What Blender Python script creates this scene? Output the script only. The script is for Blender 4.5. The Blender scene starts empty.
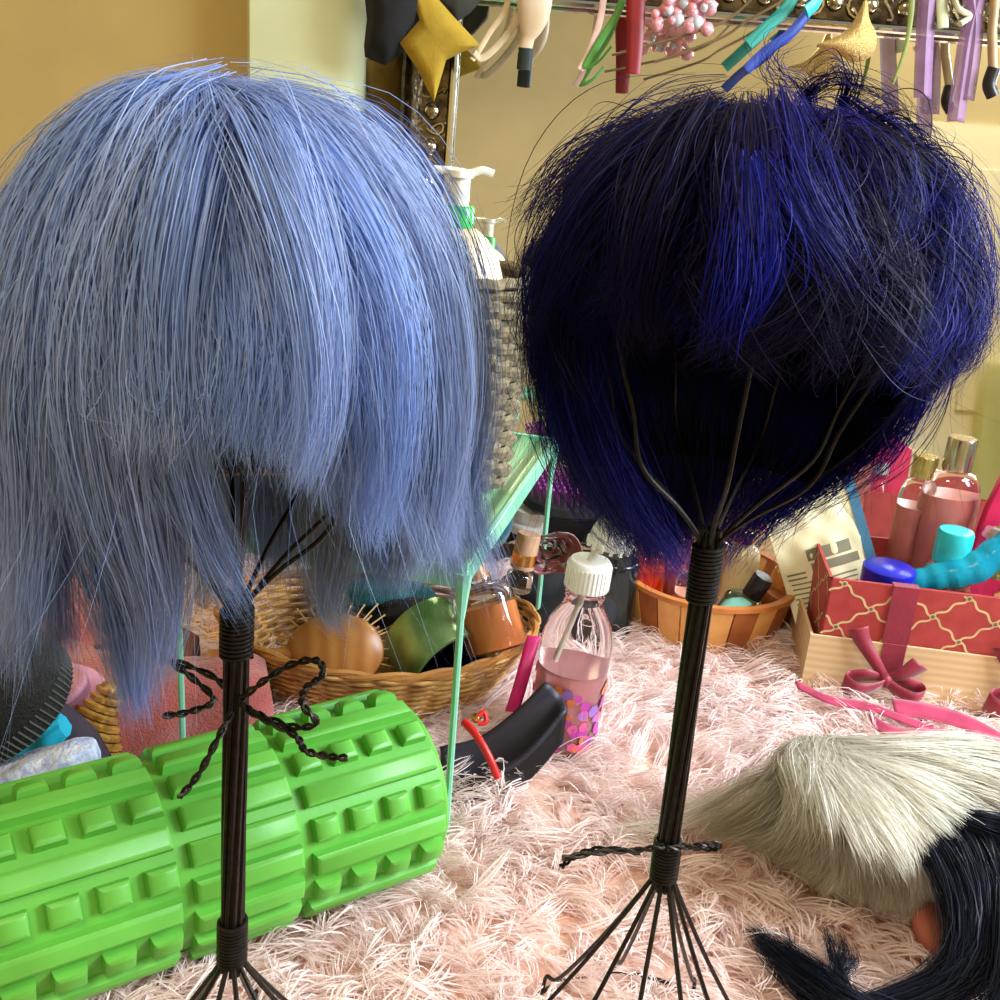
import bpy, math, random
import numpy as np
from mathutils import Matrix, Vector
random.seed(4); rng = np.random.default_rng(7)
PI = math.pi
S = bpy.context.scene
COL = S.collection

# ------------------------------------------------------------------ camera
H = .52; TH = math.radians(20); RO = math.radians(4.6); FPX = 1072.0
fwd = np.array([0, math.cos(TH), -math.sin(TH)]); u0 = np.array([0, math.sin(TH), math.cos(TH)]); r0 = np.array([1., 0, 0])
rv = math.cos(RO)*r0 + math.sin(RO)*u0; uv = math.cos(RO)*u0 - math.sin(RO)*r0
CAM = np.array([0, 0, H])
def D(x, y): return (x-500)*rv + (500-y)*uv + FPX*fwd
def T(x, y, z=0.0):
    """point of the horizontal plane z seen at a place of the photograph"""
    d = D(x, y); return Vector(CAM + d*((z-H)/d[2]))
def P(x, y, Y):
    """point of the vertical plane at distance Y seen at a place of the photograph"""
    d = D(x, y); return Vector(CAM + d*(Y/d[1]))
cd = bpy.data.cameras.new('camera'); cam = bpy.data.objects.new('camera', cd); COL.objects.link(cam)
cd.sensor_width = 36; cd.lens = 36*FPX/1000; cd.clip_start = .01
cam.matrix_world = Matrix(((rv[0], uv[0], -fwd[0], 0), (rv[1], uv[1], -fwd[1], 0), (rv[2], uv[2], -fwd[2], H), (0, 0, 0, 1)))
S.camera = cam

# ------------------------------------------------------------------ materials
def srgb(c):
    return tuple((v/255/12.92 if v/255 <= .04045 else ((v/255+.055)/1.055)**2.4) for v in c) + (1,)
MC = {}
def mat(name, c, rough=.5, metal=0, var=.12, scale=40, bump=0, bscale=200, trans=0, c2=None, ior=1.45, spec=.5, coat=0, sheen=0, emit=0, sss=0, alpha=1):
    if name in MC: return MC[name]
    m = bpy.data.materials.new(name); m.use_nodes = True
    nt = m.node_tree; b = nt.nodes['Principled BSDF']
    L = nt.links.new
    tc = nt.nodes.new('ShaderNodeTexCoord')
    nz = nt.nodes.new('ShaderNodeTexNoise'); nz.inputs['Scale'].default_value = scale; nz.inputs['Detail'].default_value = 4
    L(tc.outputs['Object'], nz.inputs['Vector'])
    mx = nt.nodes.new('ShaderNodeMix'); mx.data_type = 'RGBA'
    a = srgb(c); d = srgb(c2) if c2 else tuple(max(0, v*(1-var*2.2)) for v in a[:3]) + (1,)
    mx.inputs['A'].default_value = a; mx.inputs['B'].default_value = d
    rp = nt.nodes.new('ShaderNodeMapRange'); rp.inputs[1].default_value = .38; rp.inputs[2].default_value = .68
    L(nz.outputs['Fac'], rp.inputs[0]); L(rp.outputs[0], mx.inputs['Factor'])
    L(mx.outputs['Result'], b.inputs['Base Color'])
    b.inputs['Roughness'].default_value = rough; b.inputs['Metallic'].default_value = metal
    b.inputs['Transmission Weight'].default_value = trans; b.inputs['IOR'].default_value = ior
    b.inputs['Specular IOR Level'].default_value = spec; b.inputs['Coat Weight'].default_value = coat
    b.inputs['Sheen Weight'].default_value = sheen
    b.inputs['Subsurface Weight'].default_value = sss; b.inputs['Subsurface Scale'].default_value = .01
    b.inputs['Alpha'].default_value = alpha
    if bump:
        n2 = nt.nodes.new('ShaderNodeTexNoise'); n2.inputs['Scale'].default_value = bscale; n2.inputs['Detail'].default_value = 5
        L(tc.outputs['Object'], n2.inputs['Vector'])
        bp = nt.nodes.new('ShaderNodeBump'); bp.inputs['Strength'].default_value = bump; bp.inputs['Distance'].default_value = .002
        L(n2.outputs['Fac'], bp.inputs['Height']); L(bp.outputs[0], b.inputs['Normal'])
    MC[name] = m
    return m

def hair_mat(name, ca, cb, rough=.4, spec=.5, trans=.25, tip=None):
    """each strand carries its own tone (tint.r) and the place along it (tint.g)"""
    m = bpy.data.materials.new(name); m.use_nodes = True; nt = m.node_tree; b = nt.nodes['Principled BSDF']; L = nt.links.new
    at = nt.nodes.new('ShaderNodeAttribute'); at.attribute_name = 'tint'
    sp = nt.nodes.new('ShaderNodeSeparateColor'); L(at.outputs['Color'], sp.inputs[0])
    mx = nt.nodes.new('ShaderNodeMix'); mx.data_type = 'RGBA'
    mx.inputs['A'].default_value = srgb(ca); mx.inputs['B'].default_value = srgb(cb)
    L(sp.outputs[0], mx.inputs['Factor']); out = mx.outputs['Result']
    if tip:
        m2 = nt.nodes.new('ShaderNodeMix'); m2.data_type = 'RGBA'; m2.inputs['B'].default_value = srgb(tip)
        L(out, m2.inputs['A']); L(sp.outputs[1], m2.inputs['Factor']); out = m2.outputs['Result']
    L(out, b.inputs['Base Color']); b.inputs['Roughness'].default_value = rough; b.inputs['Specular IOR Level'].default_value = spec
    tr = nt.nodes.new('ShaderNodeBsdfTranslucent'); L(out, tr.inputs['Color'])
    ms = nt.nodes.new('ShaderNodeMixShader'); ms.inputs[0].default_value = trans
    L(b.outputs[0], ms.inputs[1]); L(tr.outputs[0], ms.inputs[2]); L(ms.outputs[0], nt.nodes['Material Output'].inputs['Surface'])
    MC[name] = m; return m

def glass(name, c, rough=.03, ior=1.45):
    if name in MC: return MC[name]
    m = mat(name, c, rough=rough, trans=1, var=0, ior=min(ior, 1.18), coat=.8); return m

def wave_mat(name, c1, c2, scale, rough=.5, direction='X', dist=1.0, bump=0, metal=0, kind='BANDS'):
    m = bpy.data.materials.new(name); m.use_nodes = True; nt = m.node_tree; b = nt.nodes['Principled BSDF']; L = nt.links.new
    tc = nt.nodes.new('ShaderNodeTexCoord'); w = nt.nodes.new('ShaderNodeTexWave'); w.inputs['Scale'].default_value = scale
    w.bands_direction = direction; w.inputs['Distortion'].default_value = dist; w.inputs['Detail'].default_value = 3
    L(tc.outputs['Object'], w.inputs['Vector'])
    mx = nt.nodes.new('ShaderNodeMix'); mx.data_type = 'RGBA'; mx.inputs['A'].default_value = srgb(c1); mx.inputs['B'].default_value = srgb(c2)
    L(w.outputs['Fac'], mx.inputs['Factor']); L(mx.outputs['Result'], b.inputs['Base Color'])
    b.inputs['Roughness'].default_value = rough; b.inputs['Metallic'].default_value = metal
    if bump:
        bp = nt.nodes.new('ShaderNodeBump'); bp.inputs['Strength'].default_value = bump; bp.inputs['Distance'].default_value = .002
        L(w.outputs['Fac'], bp.inputs['Height']); L(bp.outputs[0], b.inputs['Normal'])
    MC[name] = m; return m

# ------------------------------------------------------------------ geometry collector
def frames(pts):
    pts = [Vector(p) for p in pts]; n = len(pts); out = []
    prev = None
    for i in range(n):
        t = (pts[min(i+1, n-1)] - pts[max(i-1, 0)])
        t = t.normalized() if t.length > 1e-9 else Vector((0, 0, 1))
        if prev is None:
            a = Vector((0, 0, 1)) if abs(t.z) < .9 else Vector((1, 0, 0))
            nrm = (a - t*a.dot(t)).normalized()
        else:
            nrm = prev - t*prev.dot(t)
            nrm = nrm.normalized() if nrm.length > 1e-6 else prev
        prev = nrm; out.append((pts[i], t, nrm, t.cross(nrm)))
    return out

def spline(pts, n=8, closed=False):
    """Catmull-Rom through the points"""
    p = [Vector(q) for q in pts]; m = len(p); out = []
    rngi = range(m if closed else m-1)
    for i in rngi:
        a = p[(i-1) % m] if (closed or i > 0) else p[0]*2-p[1]
        b = p[i]; c = p[(i+1) % m]
        d = p[(i+2) % m] if (closed or i+2 < m) else p[-1]*2-p[-2]
        for k in range(n):
            t = k/n
            out.append(.5*((2*b) + (c-a)*t + (2*a-5*b+4*c-d)*t*t + (3*b-a-3*c+d)*t**3))
    if not closed: out.append(p[-1])
    return out

class G:
    def __init__(s, M=None): s.v = []; s.f = []; s.mi = []; s.M = M or Matrix()
    def add(s, vs, fs, mi=0, M=None):
        b = len(s.v); MM = s.M @ M if M is not None else s.M
        s.v += [MM @ Vector(p) for p in vs]; s.f += [tuple(b+i for i in f) for f in fs]; s.mi += [mi]*len(fs); return s
    def tube(s, pts, r, seg=8, closed=False, mi=0, cap=True, flat=1.0):
        fr = frames(pts); n = len(fr); vs = []
        for i, (p, t, a, b) in enumerate(fr):
            rr = r(i/(n-1)) if callable(r) else (r[i] if isinstance(r, (list, tuple)) else r)
            for k in range(seg):
                an = 2*PI*k/seg; vs.append(p + a*(math.cos(an)*rr) + b*(math.sin(an)*rr*flat))
        fs = [(i*seg+k, i*seg+(k+1) % seg, (i+1)*seg+(k+1) % seg, (i+1)*seg+k) for i in range(n-1) for k in range(seg)]
        if closed: fs += [((n-1)*seg+k, (n-1)*seg+(k+1) % seg, (k+1) % seg, k) for k in range(seg)]
        elif cap: fs += [tuple(reversed(range(seg))), tuple((n-1)*seg+k for k in range(seg))]
        return s.add(vs, fs, mi)
    def lathe(s, prof, seg=32, mi=0, M=None, sx=1, sy=1):
        vs = []; fs = []; n = len(prof)
        for (r, z) in prof:
            for k in range(seg):
                a = 2*PI*k/seg; vs.append((r*math.cos(a)*sx, r*math.sin(a)*sy, z))
        for i in range(n-1):
            for k in range(seg):
                fs.append((i*seg+k, i*seg+(k+1) % seg, (i+1)*seg+(k+1) % seg, (i+1)*seg+k))
        if prof[0] == prof[-1]: return s.add(vs, fs, mi, M)
        if prof[0][0] > 1e-6: fs.append(tuple(reversed(range(seg))))
        if prof[-1][0] > 1e-6: fs.append(tuple((n-1)*seg+k for k in range(seg)))
        return s.add(vs, fs, mi, M)
    def box(s, lo, hi, mi=0, M=None):
        x0, y0, z0 = lo; x1, y1, z1 = hi
        vs = [(x0, y0, z0), (x1, y0, z0), (x1, y1, z0), (x0, y1, z0), (x0, y0, z1), (x1, y0, z1), (x1, y1, z1), (x0, y1, z1)]
        return s.add(vs, [(3, 2, 1, 0), (4, 5, 6, 7), (0, 1, 5, 4), (1, 2, 6, 5), (2, 3, 7, 6), (3, 0, 4, 7)], mi, M)
    def grid(s, fn, nu, nv, mi=0, M=None, wrap=False):
        vs = [fn(i/(nu), j/(nv-1)) if wrap else fn(i/(nu-1), j/(nv-1)) for i in range(nu) for j in range(nv)]
        fs = [(i*nv+j, ((i+1) % nu)*nv+j, ((i+1) % nu)*nv+j+1, i*nv+j+1) for i in range(nu if wrap else nu-1) for j in range(nv-1)]
        return s.add(vs, fs, mi, M)
    def ball(s, c, r, seg=16, mi=0, sx=1, sy=1, sz=1):
        c = Vector(c); n = seg//2
        return s.lathe([(max(r*math.sin(PI*i/n), 0 if i in (0, n) else 0), -r*math.cos(PI*i/n)*sz) for i in range(n+1)], seg, mi, Matrix.Translation(c), sx, sy)
    def prism(s, poly, t, mi=0, M=None):
        """outline in xz, thickness t along y"""
        n = len(poly); vs = [(x, -t/2, z) for x, z in poly] + [(x, t/2, z) for x, z in poly]
        fs = [tuple(range(n)), tuple(reversed(range(n, 2*n)))] + [(i, i+n, (i+1) % n+n, (i+1) % n) for i in range(n)]
        return s.add(vs, fs, mi, M)
    def build(s, name, mats, parent=None, world=False, bevel=0, solid=0, sub=0, flat=False, off=0):
        me = bpy.data.meshes.new(name)
        vs = s.v
        if parent is not None and world:
            inv = parent.matrix_world.inverted() if not parent.parent else PM[parent.name].inverted()
            vs = [inv @ p for p in vs]
        me.from_pydata([tuple(p) for p in vs], [], s.f); me.update()
        for m in (mats if isinstance(mats, (list, tuple)) else [mats]): me.materials.append(m)
        me.polygons.foreach_set('material_index', s.mi)
        if not flat: me.polygons.foreach_set('use_smooth', [True]*len(me.polygons)); me.set_sharp_from_angle(angle=.7)
        o = bpy.data.objects.new(name, me); COL.objects.link(o)
        if parent is not None:
            o.parent = parent; PM[o.name] = PM[parent.name].copy()
        else: PM[o.name] = Matrix()
        if solid: md = o.modifiers.new('thickness', 'SOLIDIFY'); md.thickness = solid; md.offset = off
        if bevel: md = o.modifiers.new('edge', 'BEVEL'); md.width = bevel; md.segments = 2; md.limit_method = 'ANGLE'
        if sub: md = o.modifiers.new('smooth', 'SUBSURF'); md.levels = sub; md.render_levels = sub
        return o
PM = {}
def thing(name, label, cat, M=None, group=None):
    o = bpy.data.objects.new(name, None); COL.objects.link(o); o.empty_display_size = .02
    if M is None: M = Matrix()
    if isinstance(M, Vector): M = Matrix.Translation(M)
    o.matrix_world = M; PM[o.name] = M.copy()
    o['label'] = label; o['category'] = cat
    if group: o['group'] = group
    return o
def tag(o, label, cat, group=None, kind=None):
    o['label'] = label; o['category'] = cat
    if group: o['group'] = group
    if kind: o['kind'] = kind
    return o
def struct(o): o['kind'] = 'structure'; return o
def rot(ax, deg): return Matrix.Rotation(math.radians(deg), 4, ax)
def tl(*p): return Matrix.Translation(Vector(p))
def align(direction, at, twist=0):
    """local +z points along direction"""
    q = Vector(direction).normalized().to_track_quat('Z', 'Y'); return Matrix.Translation(Vector(at)) @ q.to_matrix().to_4x4() @ rot('Z', twist)

def strands(name, paths, rad, m, parent=None, tint=None, taper=None, sides=2, centre=None):
    """paths (N,K,3) world, rad (N,) ; one mesh"""
    paths = np.asarray(paths, float); N, K, _ = paths.shape
    t = np.gradient(paths, axis=1); t /= np.linalg.norm(t, axis=2, keepdims=True)+1e-12
    a = rng.normal(size=(N, 1, 3)); a = a - t*(a*t).sum(2, keepdims=True); a /= np.linalg.norm(a, axis=2, keepdims=True)+1e-12
    if centre is not None:      # lie flat on the head, with some twist
        o_ = paths-np.array(centre); o_ /= np.linalg.norm(o_, axis=2, keepdims=True)+1e-9
        wv = np.cross(t, o_+rng.normal(0, .45, (N, 1, 3))); a = wv/(np.linalg.norm(wv, axis=2, keepdims=True)+1e-9)
    b = np.cross(t, a)
    s = np.linspace(0, 1, K)
    tp = (taper(s) if taper else (1-s**3*.85))[None, :, None]
    R = (np.asarray(rad).reshape(N, 1, 1))*tp
    V = np.empty((N, K, sides, 3))
    for k in range(sides):
        an = 2*PI*k/sides; V[:, :, k, :] = paths + (a*math.cos(an)+b*math.sin(an))*R
    if parent is not None: V -= np.array(PM[parent.name].translation)
    idx = np.arange(N*K*sides).reshape(N, K, sides)
    i0 = idx[:, :-1, :]; i1 = idx[:, 1:, :]
    if sides == 2: F = np.stack([i0[..., 0], i0[..., 1], i1[..., 1], i1[..., 0]], -1).reshape(-1, 4)
    else: F = np.stack([i0, np.roll(i0, -1, 2), np.roll(i1, -1, 2), i1], -1).reshape(-1, 4)
    me = bpy.data.meshes.new(name); me.vertices.add(N*K*sides); me.vertices.foreach_set('co', V.reshape(-1).astype(np.float32))
    nf = len(F); me.loops.add(nf*4); me.loops.foreach_set('vertex_index', F.reshape(-1).astype(np.int32))
    me.polygons.add(nf); me.polygons.foreach_set('loop_start', np.arange(0, nf*4, 4, dtype=np.int32)); me.polygons.foreach_set('loop_total', np.full(nf, 4, np.int32))
    me.polygons.foreach_set('use_smooth', np.ones(nf, bool)); me.update(calc_edges=True)
    ca = me.color_attributes.new('tint', 'FLOAT_COLOR', 'POINT')
    c = np.ones((N, K, sides, 4), np.float32)
    c[..., 0] = (np.asarray(tint) if tint is not None else rng.random(N)).reshape(N, 1, 1)
    c[..., 1] = s[None, :, None]
    ca.data.foreach_set('color', c.reshape(-1))
    me.materials.append(m)
    o = bpy.data.objects.new(name, me); COL.objects.link(o)
    if parent is not None: o.parent = parent; PM[o.name] = PM[parent.name].copy()
    else: PM[o.name] = Matrix()
    return o

def resample(path, K):
    """(N,M,3) -> (N,K,3) by arc length"""
    d = np.linalg.norm(np.diff(path, axis=1), axis=2); cum = np.concatenate([np.zeros((len(path), 1)), d.cumsum(1)], 1)
    out = np.empty((len(path), K, 3))
    for i in range(len(path)):
        q = np.linspace(0, cum[i, -1], K)
        for j in range(3): out[i, :, j] = np.interp(q, cum[i], path[i, :, j])
    return out

def dome(c, R, phi, t0, off, zend, flare, swirl, K=14, crown=(0, 0)):
    """strands that follow a head from the whorl and then hang; phi 0 faces the camera"""
    c = np.array(c); N = len(phi); M = 40
    s = np.linspace(0, 1, M)[None, :]
    tm = 1.62
    t = t0[:, None] + (tm-t0[:, None])*np.minimum(s/.6, 1)
    ph = phi[:, None] + swirl[:, None]*(t-t0[:, None])
    k = 1+off[:, None]*np.minimum(1, .35+(t-t0[:, None])*1.1)
    x = R[0]*k*np.sin(t)*np.sin(ph); y = -R[1]*k*np.sin(t)*np.cos(ph); z = R[2]*k*np.cos(t)
    fall = np.maximum(0, (s-.6)/.4)
    zt = R[2]*np.cos(tm)
    z = z + fall*((zend[:, None]-c[2])-zt)*(fall > 0)
    fl = flare[:, None]*fall**1.3
    x = x + fl*np.sin(ph); y = y - fl*np.cos(ph)
    cr = np.clip(1-t/1.2, 0, 1)
    x = x + crown[0]*cr; y = y + crown[1]*cr
    pts = np.stack([x+c[0], y+c[1], z+c[2]], -1)
    # cut where the strand reaches its own end height (fringes)
    out = np.empty((N, K, 3))
    d = np.linalg.norm(np.diff(pts, axis=1), axis=2); cum = np.concatenate([np.zeros((N, 1)), d.cumsum(1)], 1)
    for i in range(N):
        below = np.nonzero(pts[i, :, 2] < zend[i])[0]
        e = cum[i, below[0]] if len(below) else cum[i, -1]
        e = max(e, cum[i, 3])
        q = np.linspace(0, e, K)
        for j in range(3): out[i, :, j] = np.interp(q, cum[i], pts[i, :, j])
    return out

def clumped(guides, per, spread, pinch, K, curl=0, seedtone=None, wob=.0):
    """children around each guide: spread at the root, pinched to the tip"""
    N = len(guides); s = np.linspace(0, 1, K)[None, None, :, None]
    o = rng.normal(size=(N, per, 1, 3))*spread
    o2 = rng.normal(size=(N, per, 1, 3))*wob
    w = (1-s)**.6*(1-pinch)+pinch*np.sin(s*PI)*.9+.12
    ch = guides[:, None] + o*w + o2*s**2
    if curl:
        fr = rng.uniform(1.2, 3.5, (N, per, 1, 1)); phs = rng.uniform(0, 6.28, (N, per, 1, 3))
        ch = ch + curl*np.sin(fr*s*3+phs)*s
    cut = 1-np.abs(rng.normal(0, .05, (N, per))).clip(0, .25)
    # varied lengths
    q = np.linspace(0, 1, K)
    res = np.empty((N*per, K, 3)); ch = ch.reshape(N*per, K, 3); cut = cut.reshape(-1)
    ii = q[None, :]*cut[:, None]*(K-1); lo = np.minimum(ii.astype(int), K-2); fr = (ii-lo)[..., None]
    ar = np.arange(N*per)[:, None]
    res = ch[ar, lo]*(1-fr)+ch[ar, lo+1]*fr
    tn = rng.random((N, 1))*.65+rng.random((N, per))*.35
    return res, tn.reshape(-1)

def tuft(pts, n, r, K=14, pinch=.6, curl=.0015, wob=.004, var=.15):
    g = spline(pts, 6); g = np.array([tuple(p) for p in g])
    g = resample(g[None], K)
    return clumped(g, n, r, pinch, K, curl, wob=wob)

# ------------------------------------------------------------------ the setting
m_must = mat('mustard_paint', (184, 160, 98), .8, bump=.15, bscale=60, var=.06, scale=6)
m_tan = mat('tan_paint', (196, 180, 136), .8, var=.05, scale=5)
m_cream = mat('cream_paint', (245, 238, 205), .6, var=.04, scale=5)
m_green = mat('yellow_green_paint', (216, 218, 150), .8, var=.08, scale=8)
m_pale = mat('pale_green_paint', (214, 222, 178), .55, var=.05, scale=9)
YB = 1.30
struct(G().box((-1.6, YB, -.8), (2.4, YB+.1, 2.6)).build('wall_back', m_must))
g = G()
struct(G().box((-1.6, -1.5, -.8), (2.4, -1.4, 2.6)).build('wall_rear', m_tan))
d1 = struct(G().box((1.15, -1.4, -.8), (1.95, -1.36, 1.35)).build('door_1', m_cream, bevel=.004))
gp = G()
for (a, b_, c_, d_) in ((1.23, 1.51, -.6, .2), (1.59, 1.87, -.6, .2), (1.23, 1.51, .35, 1.2), (1.59, 1.87, .35, 1.2)): gp.box((a, -1.362, c_), (b_, -1.352, d_))
gp.build('door_panel', m_cream, d1, bevel=.006)
struct(G().box((1.66, -1.36, -.8), (2.3, -1.28, .52)).build('wall_side', m_green))
struct(G().box((-1.7, -1.5, -.8), (-1.6, YB+.1, 2.6)).build('wall_left', m_must))
struct(G().box((-1.7, -1.5, -.85), (2.4, YB+.1, -.8)).build('floor', wave_mat('floor_boards', (120, 88, 60), (150, 112, 78), 3, .5, 'X', 2)))
# pale green post between the mustard wall and the mirror, with a rounded right edge
pl0 = P(247, 40, 1.26); pl1 = P(364, 40, 1.26)
g = G(); poly = [(pl0.x, YB-.001), (pl0.x, 1.262), (pl0.x+.004, 1.256), (pl1.x-.03, 1.25), (pl1.x-.012, 1.256), (pl1.x-.002, 1.27), (pl1.x, 1.285), (pl1.x, YB-.001)]
n = len(poly); NZ = 12
vs = []
for k in range(NZ+1):
    z = -.8+3.4*k/NZ
    for (x, y) in poly: vs.append((x + (z-.6)*.0, y, z))
fs = [(k*n+i, k*n+(i+1) % n, (k+1)*n+(i+1) % n, (k+1)*n+i) for k in range(NZ) for i in range(n)] + [tuple(range(n)), tuple(NZ*n+i for i in range(n))]
g.add(vs, fs); struct(g.build('trim_1', m_pale))

# dresser under the rug
m_wood = wave_mat('dresser_wood', (120, 84, 52), (96, 64, 38), 6, .45, 'X', 3)
dr = thing('dresser', 'wooden dresser carrying the whole display under the pink fur rug', 'dresser', tl(.1, .75, -.8))
G(tl(0, 0, 0)).box((-.78, -.42, .76), (.78, .5, .79)).build('dresser_top', m_wood, dr, bevel=.004)
G().box((-.75, -.38, .08), (.75, .49, .76)).build('body', m_wood, dr, bevel=.003)
for sx in (-.7, .7):
    for sy in (-.33, .44): G().lathe([(.02, 0), (.03, .08)], 12, M=tl(sx, sy, 0)).build('leg', m_wood, dr)
for k in range(3):
    d_ = G().box((-.73+.49*k, -.39, .48), (-.26+.49*k, -.375, .74)).build('drawer', m_wood, dr, bevel=.003)
    G().ball((-.495+.49*k, -.4, .61), .014).build('knob', mat('brass', (190, 150, 80), .3, 1), d_)

# ------------------------------------------------------------------ fur rug
hm_fur = hair_mat('pink_fur', (255, 244, 242), (252, 232, 224), rough=.6, spec=.2, trans=.4)
rug = thing('fur_rug', 'long-haired pale pink faux fur rug covering the dresser top', 'rug', tl(.1, .75, -.01))
m_rb = mat('rug_backing', (246, 206, 186), .9, var=.1, scale=60, bump=.8, bscale=300)
def rb(u, v):
    x = -.72+1.6*u; y = .34+.9*v
    return (x, y, -.006+.004*math.sin(x*37+y*12)*math.sin(y*41)-.004*(u in (0, 1) or v in (0, 1)))
G().grid(rb, 90, 60).build('rug_backing', m_rb, rug, world=True)
# tufts: sheared clumps that lie over in slowly turning directions
NT = 9500
X = rng.uniform(-.62, .78, NT); Y = rng.uniform(.36, 1.2, NT)
keep = (Y > .42) & (np.abs(X-.0) < .12+.62*Y)
X, Y = X[keep], Y[keep]; NT = len(X)
ang = -.9+1.3*np.sin(X*9+1)*np.cos(Y*7)+.8*np.sin(Y*23+X*11)+rng.normal(0, .5, NT)
Ln = rng.uniform(.028, .052, NT); K = 6
s = np.linspace(0, 1, K)[None, :]
up = rng.uniform(.25, .75, NT)[:, None]*Ln[:, None]
bend = rng.normal(0, .5, NT)[:, None]
gx = X[:, None]+Ln[:, None]*s*np.cos(ang[:, None]+bend*s); gy = Y[:, None]+Ln[:, None]*s*np.sin(ang[:, None]+bend*s)
gz = -.006+up*np.sin(s*2.0)*.75
guides = np.stack([gx, gy, gz], -1)
pp, tt = clumped(guides, 13, .0042, .95, K, wob=.0022)
pp[..., 2] = np.maximum(pp[..., 2], -.008)
strands('fur_pile', pp, rng.uniform(.0004, .0008, len(pp)), hm_fur, rug, tt)['kind'] = 'stuff'

# ------------------------------------------------------------------ wire wig stands
m_wire = mat('black_wire', (52, 48, 46), .38, .75, var=.2, scale=200, bump=.2, bscale=500)
def wig_stand(bx, by, jz, top, Rw, label, az0, lean=(0, 0), base_r=.075, nb=9, bulb=8, hk_=1.0, arms=(), bind_top=.0):
    st = thing('wig_stand', label, 'wig stand', tl(bx, by, 0))
    O = Vector((bx, by, 0)); tx, ty = lean
    def ax(z): return Vector((bx+tx*(z-jz), by+ty*(z-jz), z))
    # pole: a bundle of straight wires
    g = G()
    g.tube([ax(jz-.005+ (top-jz+.01)*k/10) for k in range(11)], lambda q: .0046, 10)
    for k in range(9):
        a = 2*PI*k/9
        g.tube([ax(jz-.01+(top-jz+.02)*q/14)+Vector((math.cos(a+q*.10), math.sin(a+q*.10), 0))*.0047 for q in range(15)], .0013, 6)
    g.build('pole', m_wire, st, world=True)
    # bindings: coils
    for (z0, z1) in ((jz-.004, jz+.022), (top-.022-bind_top, top+.002)):
        g = G(); N = int((z1-z0)/.0021*14)
        g.tube([ax(z0+(z1-z0)*q/N)+Vector((math.cos(2*PI*q/14), math.sin(2*PI*q/14), 0))*.0068 for q in range(N+1)], .0011, 6)
        g.build('wire_binding', m_wire, st, world=True)
    # feet: wires that splay and bend in under a ring
    for k in range(nb):
        a = 2*PI*k/nb+.25
        d = Vector((math.cos(a), math.sin(a), 0)); jit = random.uniform(.93, 1.05)
        pts = [ax(jz+.006)+d*.004, ax(jz-.006)+d*.006, O+d*(base_r*.45*jit)+Vector((0, 0, jz*.55)), O+d*(base_r*.86*jit)+Vector((0, 0, jz*.16)), O+d*(base_r*.97)+Vector((0, 0, .016)), O+d*(base_r)+Vector((0, 0, .003))]
        G().tube(spline(pts, 6), .0013, 6).build('foot_wire', m_wire, st, world=True)
    G().tube([O+Vector((math.cos(2*PI*k/40)*base_r, math.sin(2*PI*k/40)*base_r, .002)) for k in range(40)], .0014, 6, closed=True).build('base_ring', m_wire, st, world=True)
    # head: curved wires
    TP = ax(top)
    prof = [(.004, -.006), (.006, .006), (.022, .026), (.047, .052), (Rw*.8, .082), (Rw*.98, .118), (Rw, .15), (Rw*.78, .19), (Rw*.35, .21), (.0, .214)]
    for k in range(bulb):
        a = az0+2*PI*k/bulb; d = Vector((math.cos(a), math.sin(a), 0))
        sc = random.uniform(.9, 1.08)
        pts = [TP+d*(r*(sc if .02 < r else 1))+Vector((0, 0, z*hk_)) for r, z in prof]
        G().tube(spline(pts, 6), .0011, 6).build('head_wire', m_wire, st, world=True)
    for path in arms:      # twisted pairs
        sp = spline(path, 8); fr = frames(sp); g = G()
        for ph in (0, PI):
            g.tube([p+a_*(math.cos(i*.8+ph)*.001)+b_*(math.sin(i*.8+ph)*.001) for i, (p, t_, a_, b_) in enumerate(fr)], .0009, 6)
        g.build('twisted_wire', m_wire, st, world=True)
    return st
YA, YBW = .425, .475
jA = P(232, 955, YA); tA = P(237, 612, YA)
A0 = P(236, 690, YA-.006)
def pa(x, y, dy=0): return P(x, y, YA+dy)
arms = [
    [pa(238, 700, .006), pa(212, 676, .012), pa(168, 660, .016), pa(190, 676, .02), pa(214, 700, .012), pa(190, 712, -.006), pa(163, 716, -.012)],
    [pa(232, 712, -.006), pa(216, 742, -.018), pa(198, 775, -.024), pa(179, 798, -.03)],
    [pa(240, 700, -.006), pa(262, 682, -.014), pa(292, 664, -.02), pa(318, 661, -.022), pa(322, 676, -.024), pa(306, 688, -.026), pa(302, 704, -.028), pa(316, 722, -.03), pa(296, 727, -.024), pa(262, 716, -.014), pa(240, 704, -.008)],
    [pa(244, 708, -.008), pa(270, 722, -.02), pa(296, 736, -.026), pa(305, 750, -.03), pa(326, 756, -.034), pa(347, 758, -.036)],
]
leanA = ((tA.x-jA.x)/(tA.z-jA.z), 0)
wig_stand(jA.x, YA, jA.z, tA.z, .072, 'black wire wig stand under the light blue wig, in front of the green roller', .3, lean=leanA, arms=arms)
jB = P(664, 872, YBW); tB = P(708, 548, YBW)
def pb(x, y, dy=0): return P(x, y, YBW+dy)
armsB = [[pb(664, 846, -.008), pb(640, 850, -.012), pb(604, 852, -.016), pb(562, 858, -.02)],
         [pb(640, 852, -.012), pb(600, 849, -.014), pb(575, 856, -.014), pb(561, 867, -.016)],
         [pb(668, 848, -.008), pb(690, 847, -.006), pb(708, 844, -.004), pb(719, 845, 0), pb(712, 849, .003), pb(690, 847, .002), pb(668, 842, .004)]]
leanB = ((tB.x-jB.x)/(tB.z-jB.z), 0)
wig_stand(jB.x, YBW, jB.z, tB.z, .070, 'black wire wig stand under the dark navy wig, on bare pink fur', 1.9, lean=leanB, bulb=7, hk_=.88, arms=armsB, bind_top=.006)

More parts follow.
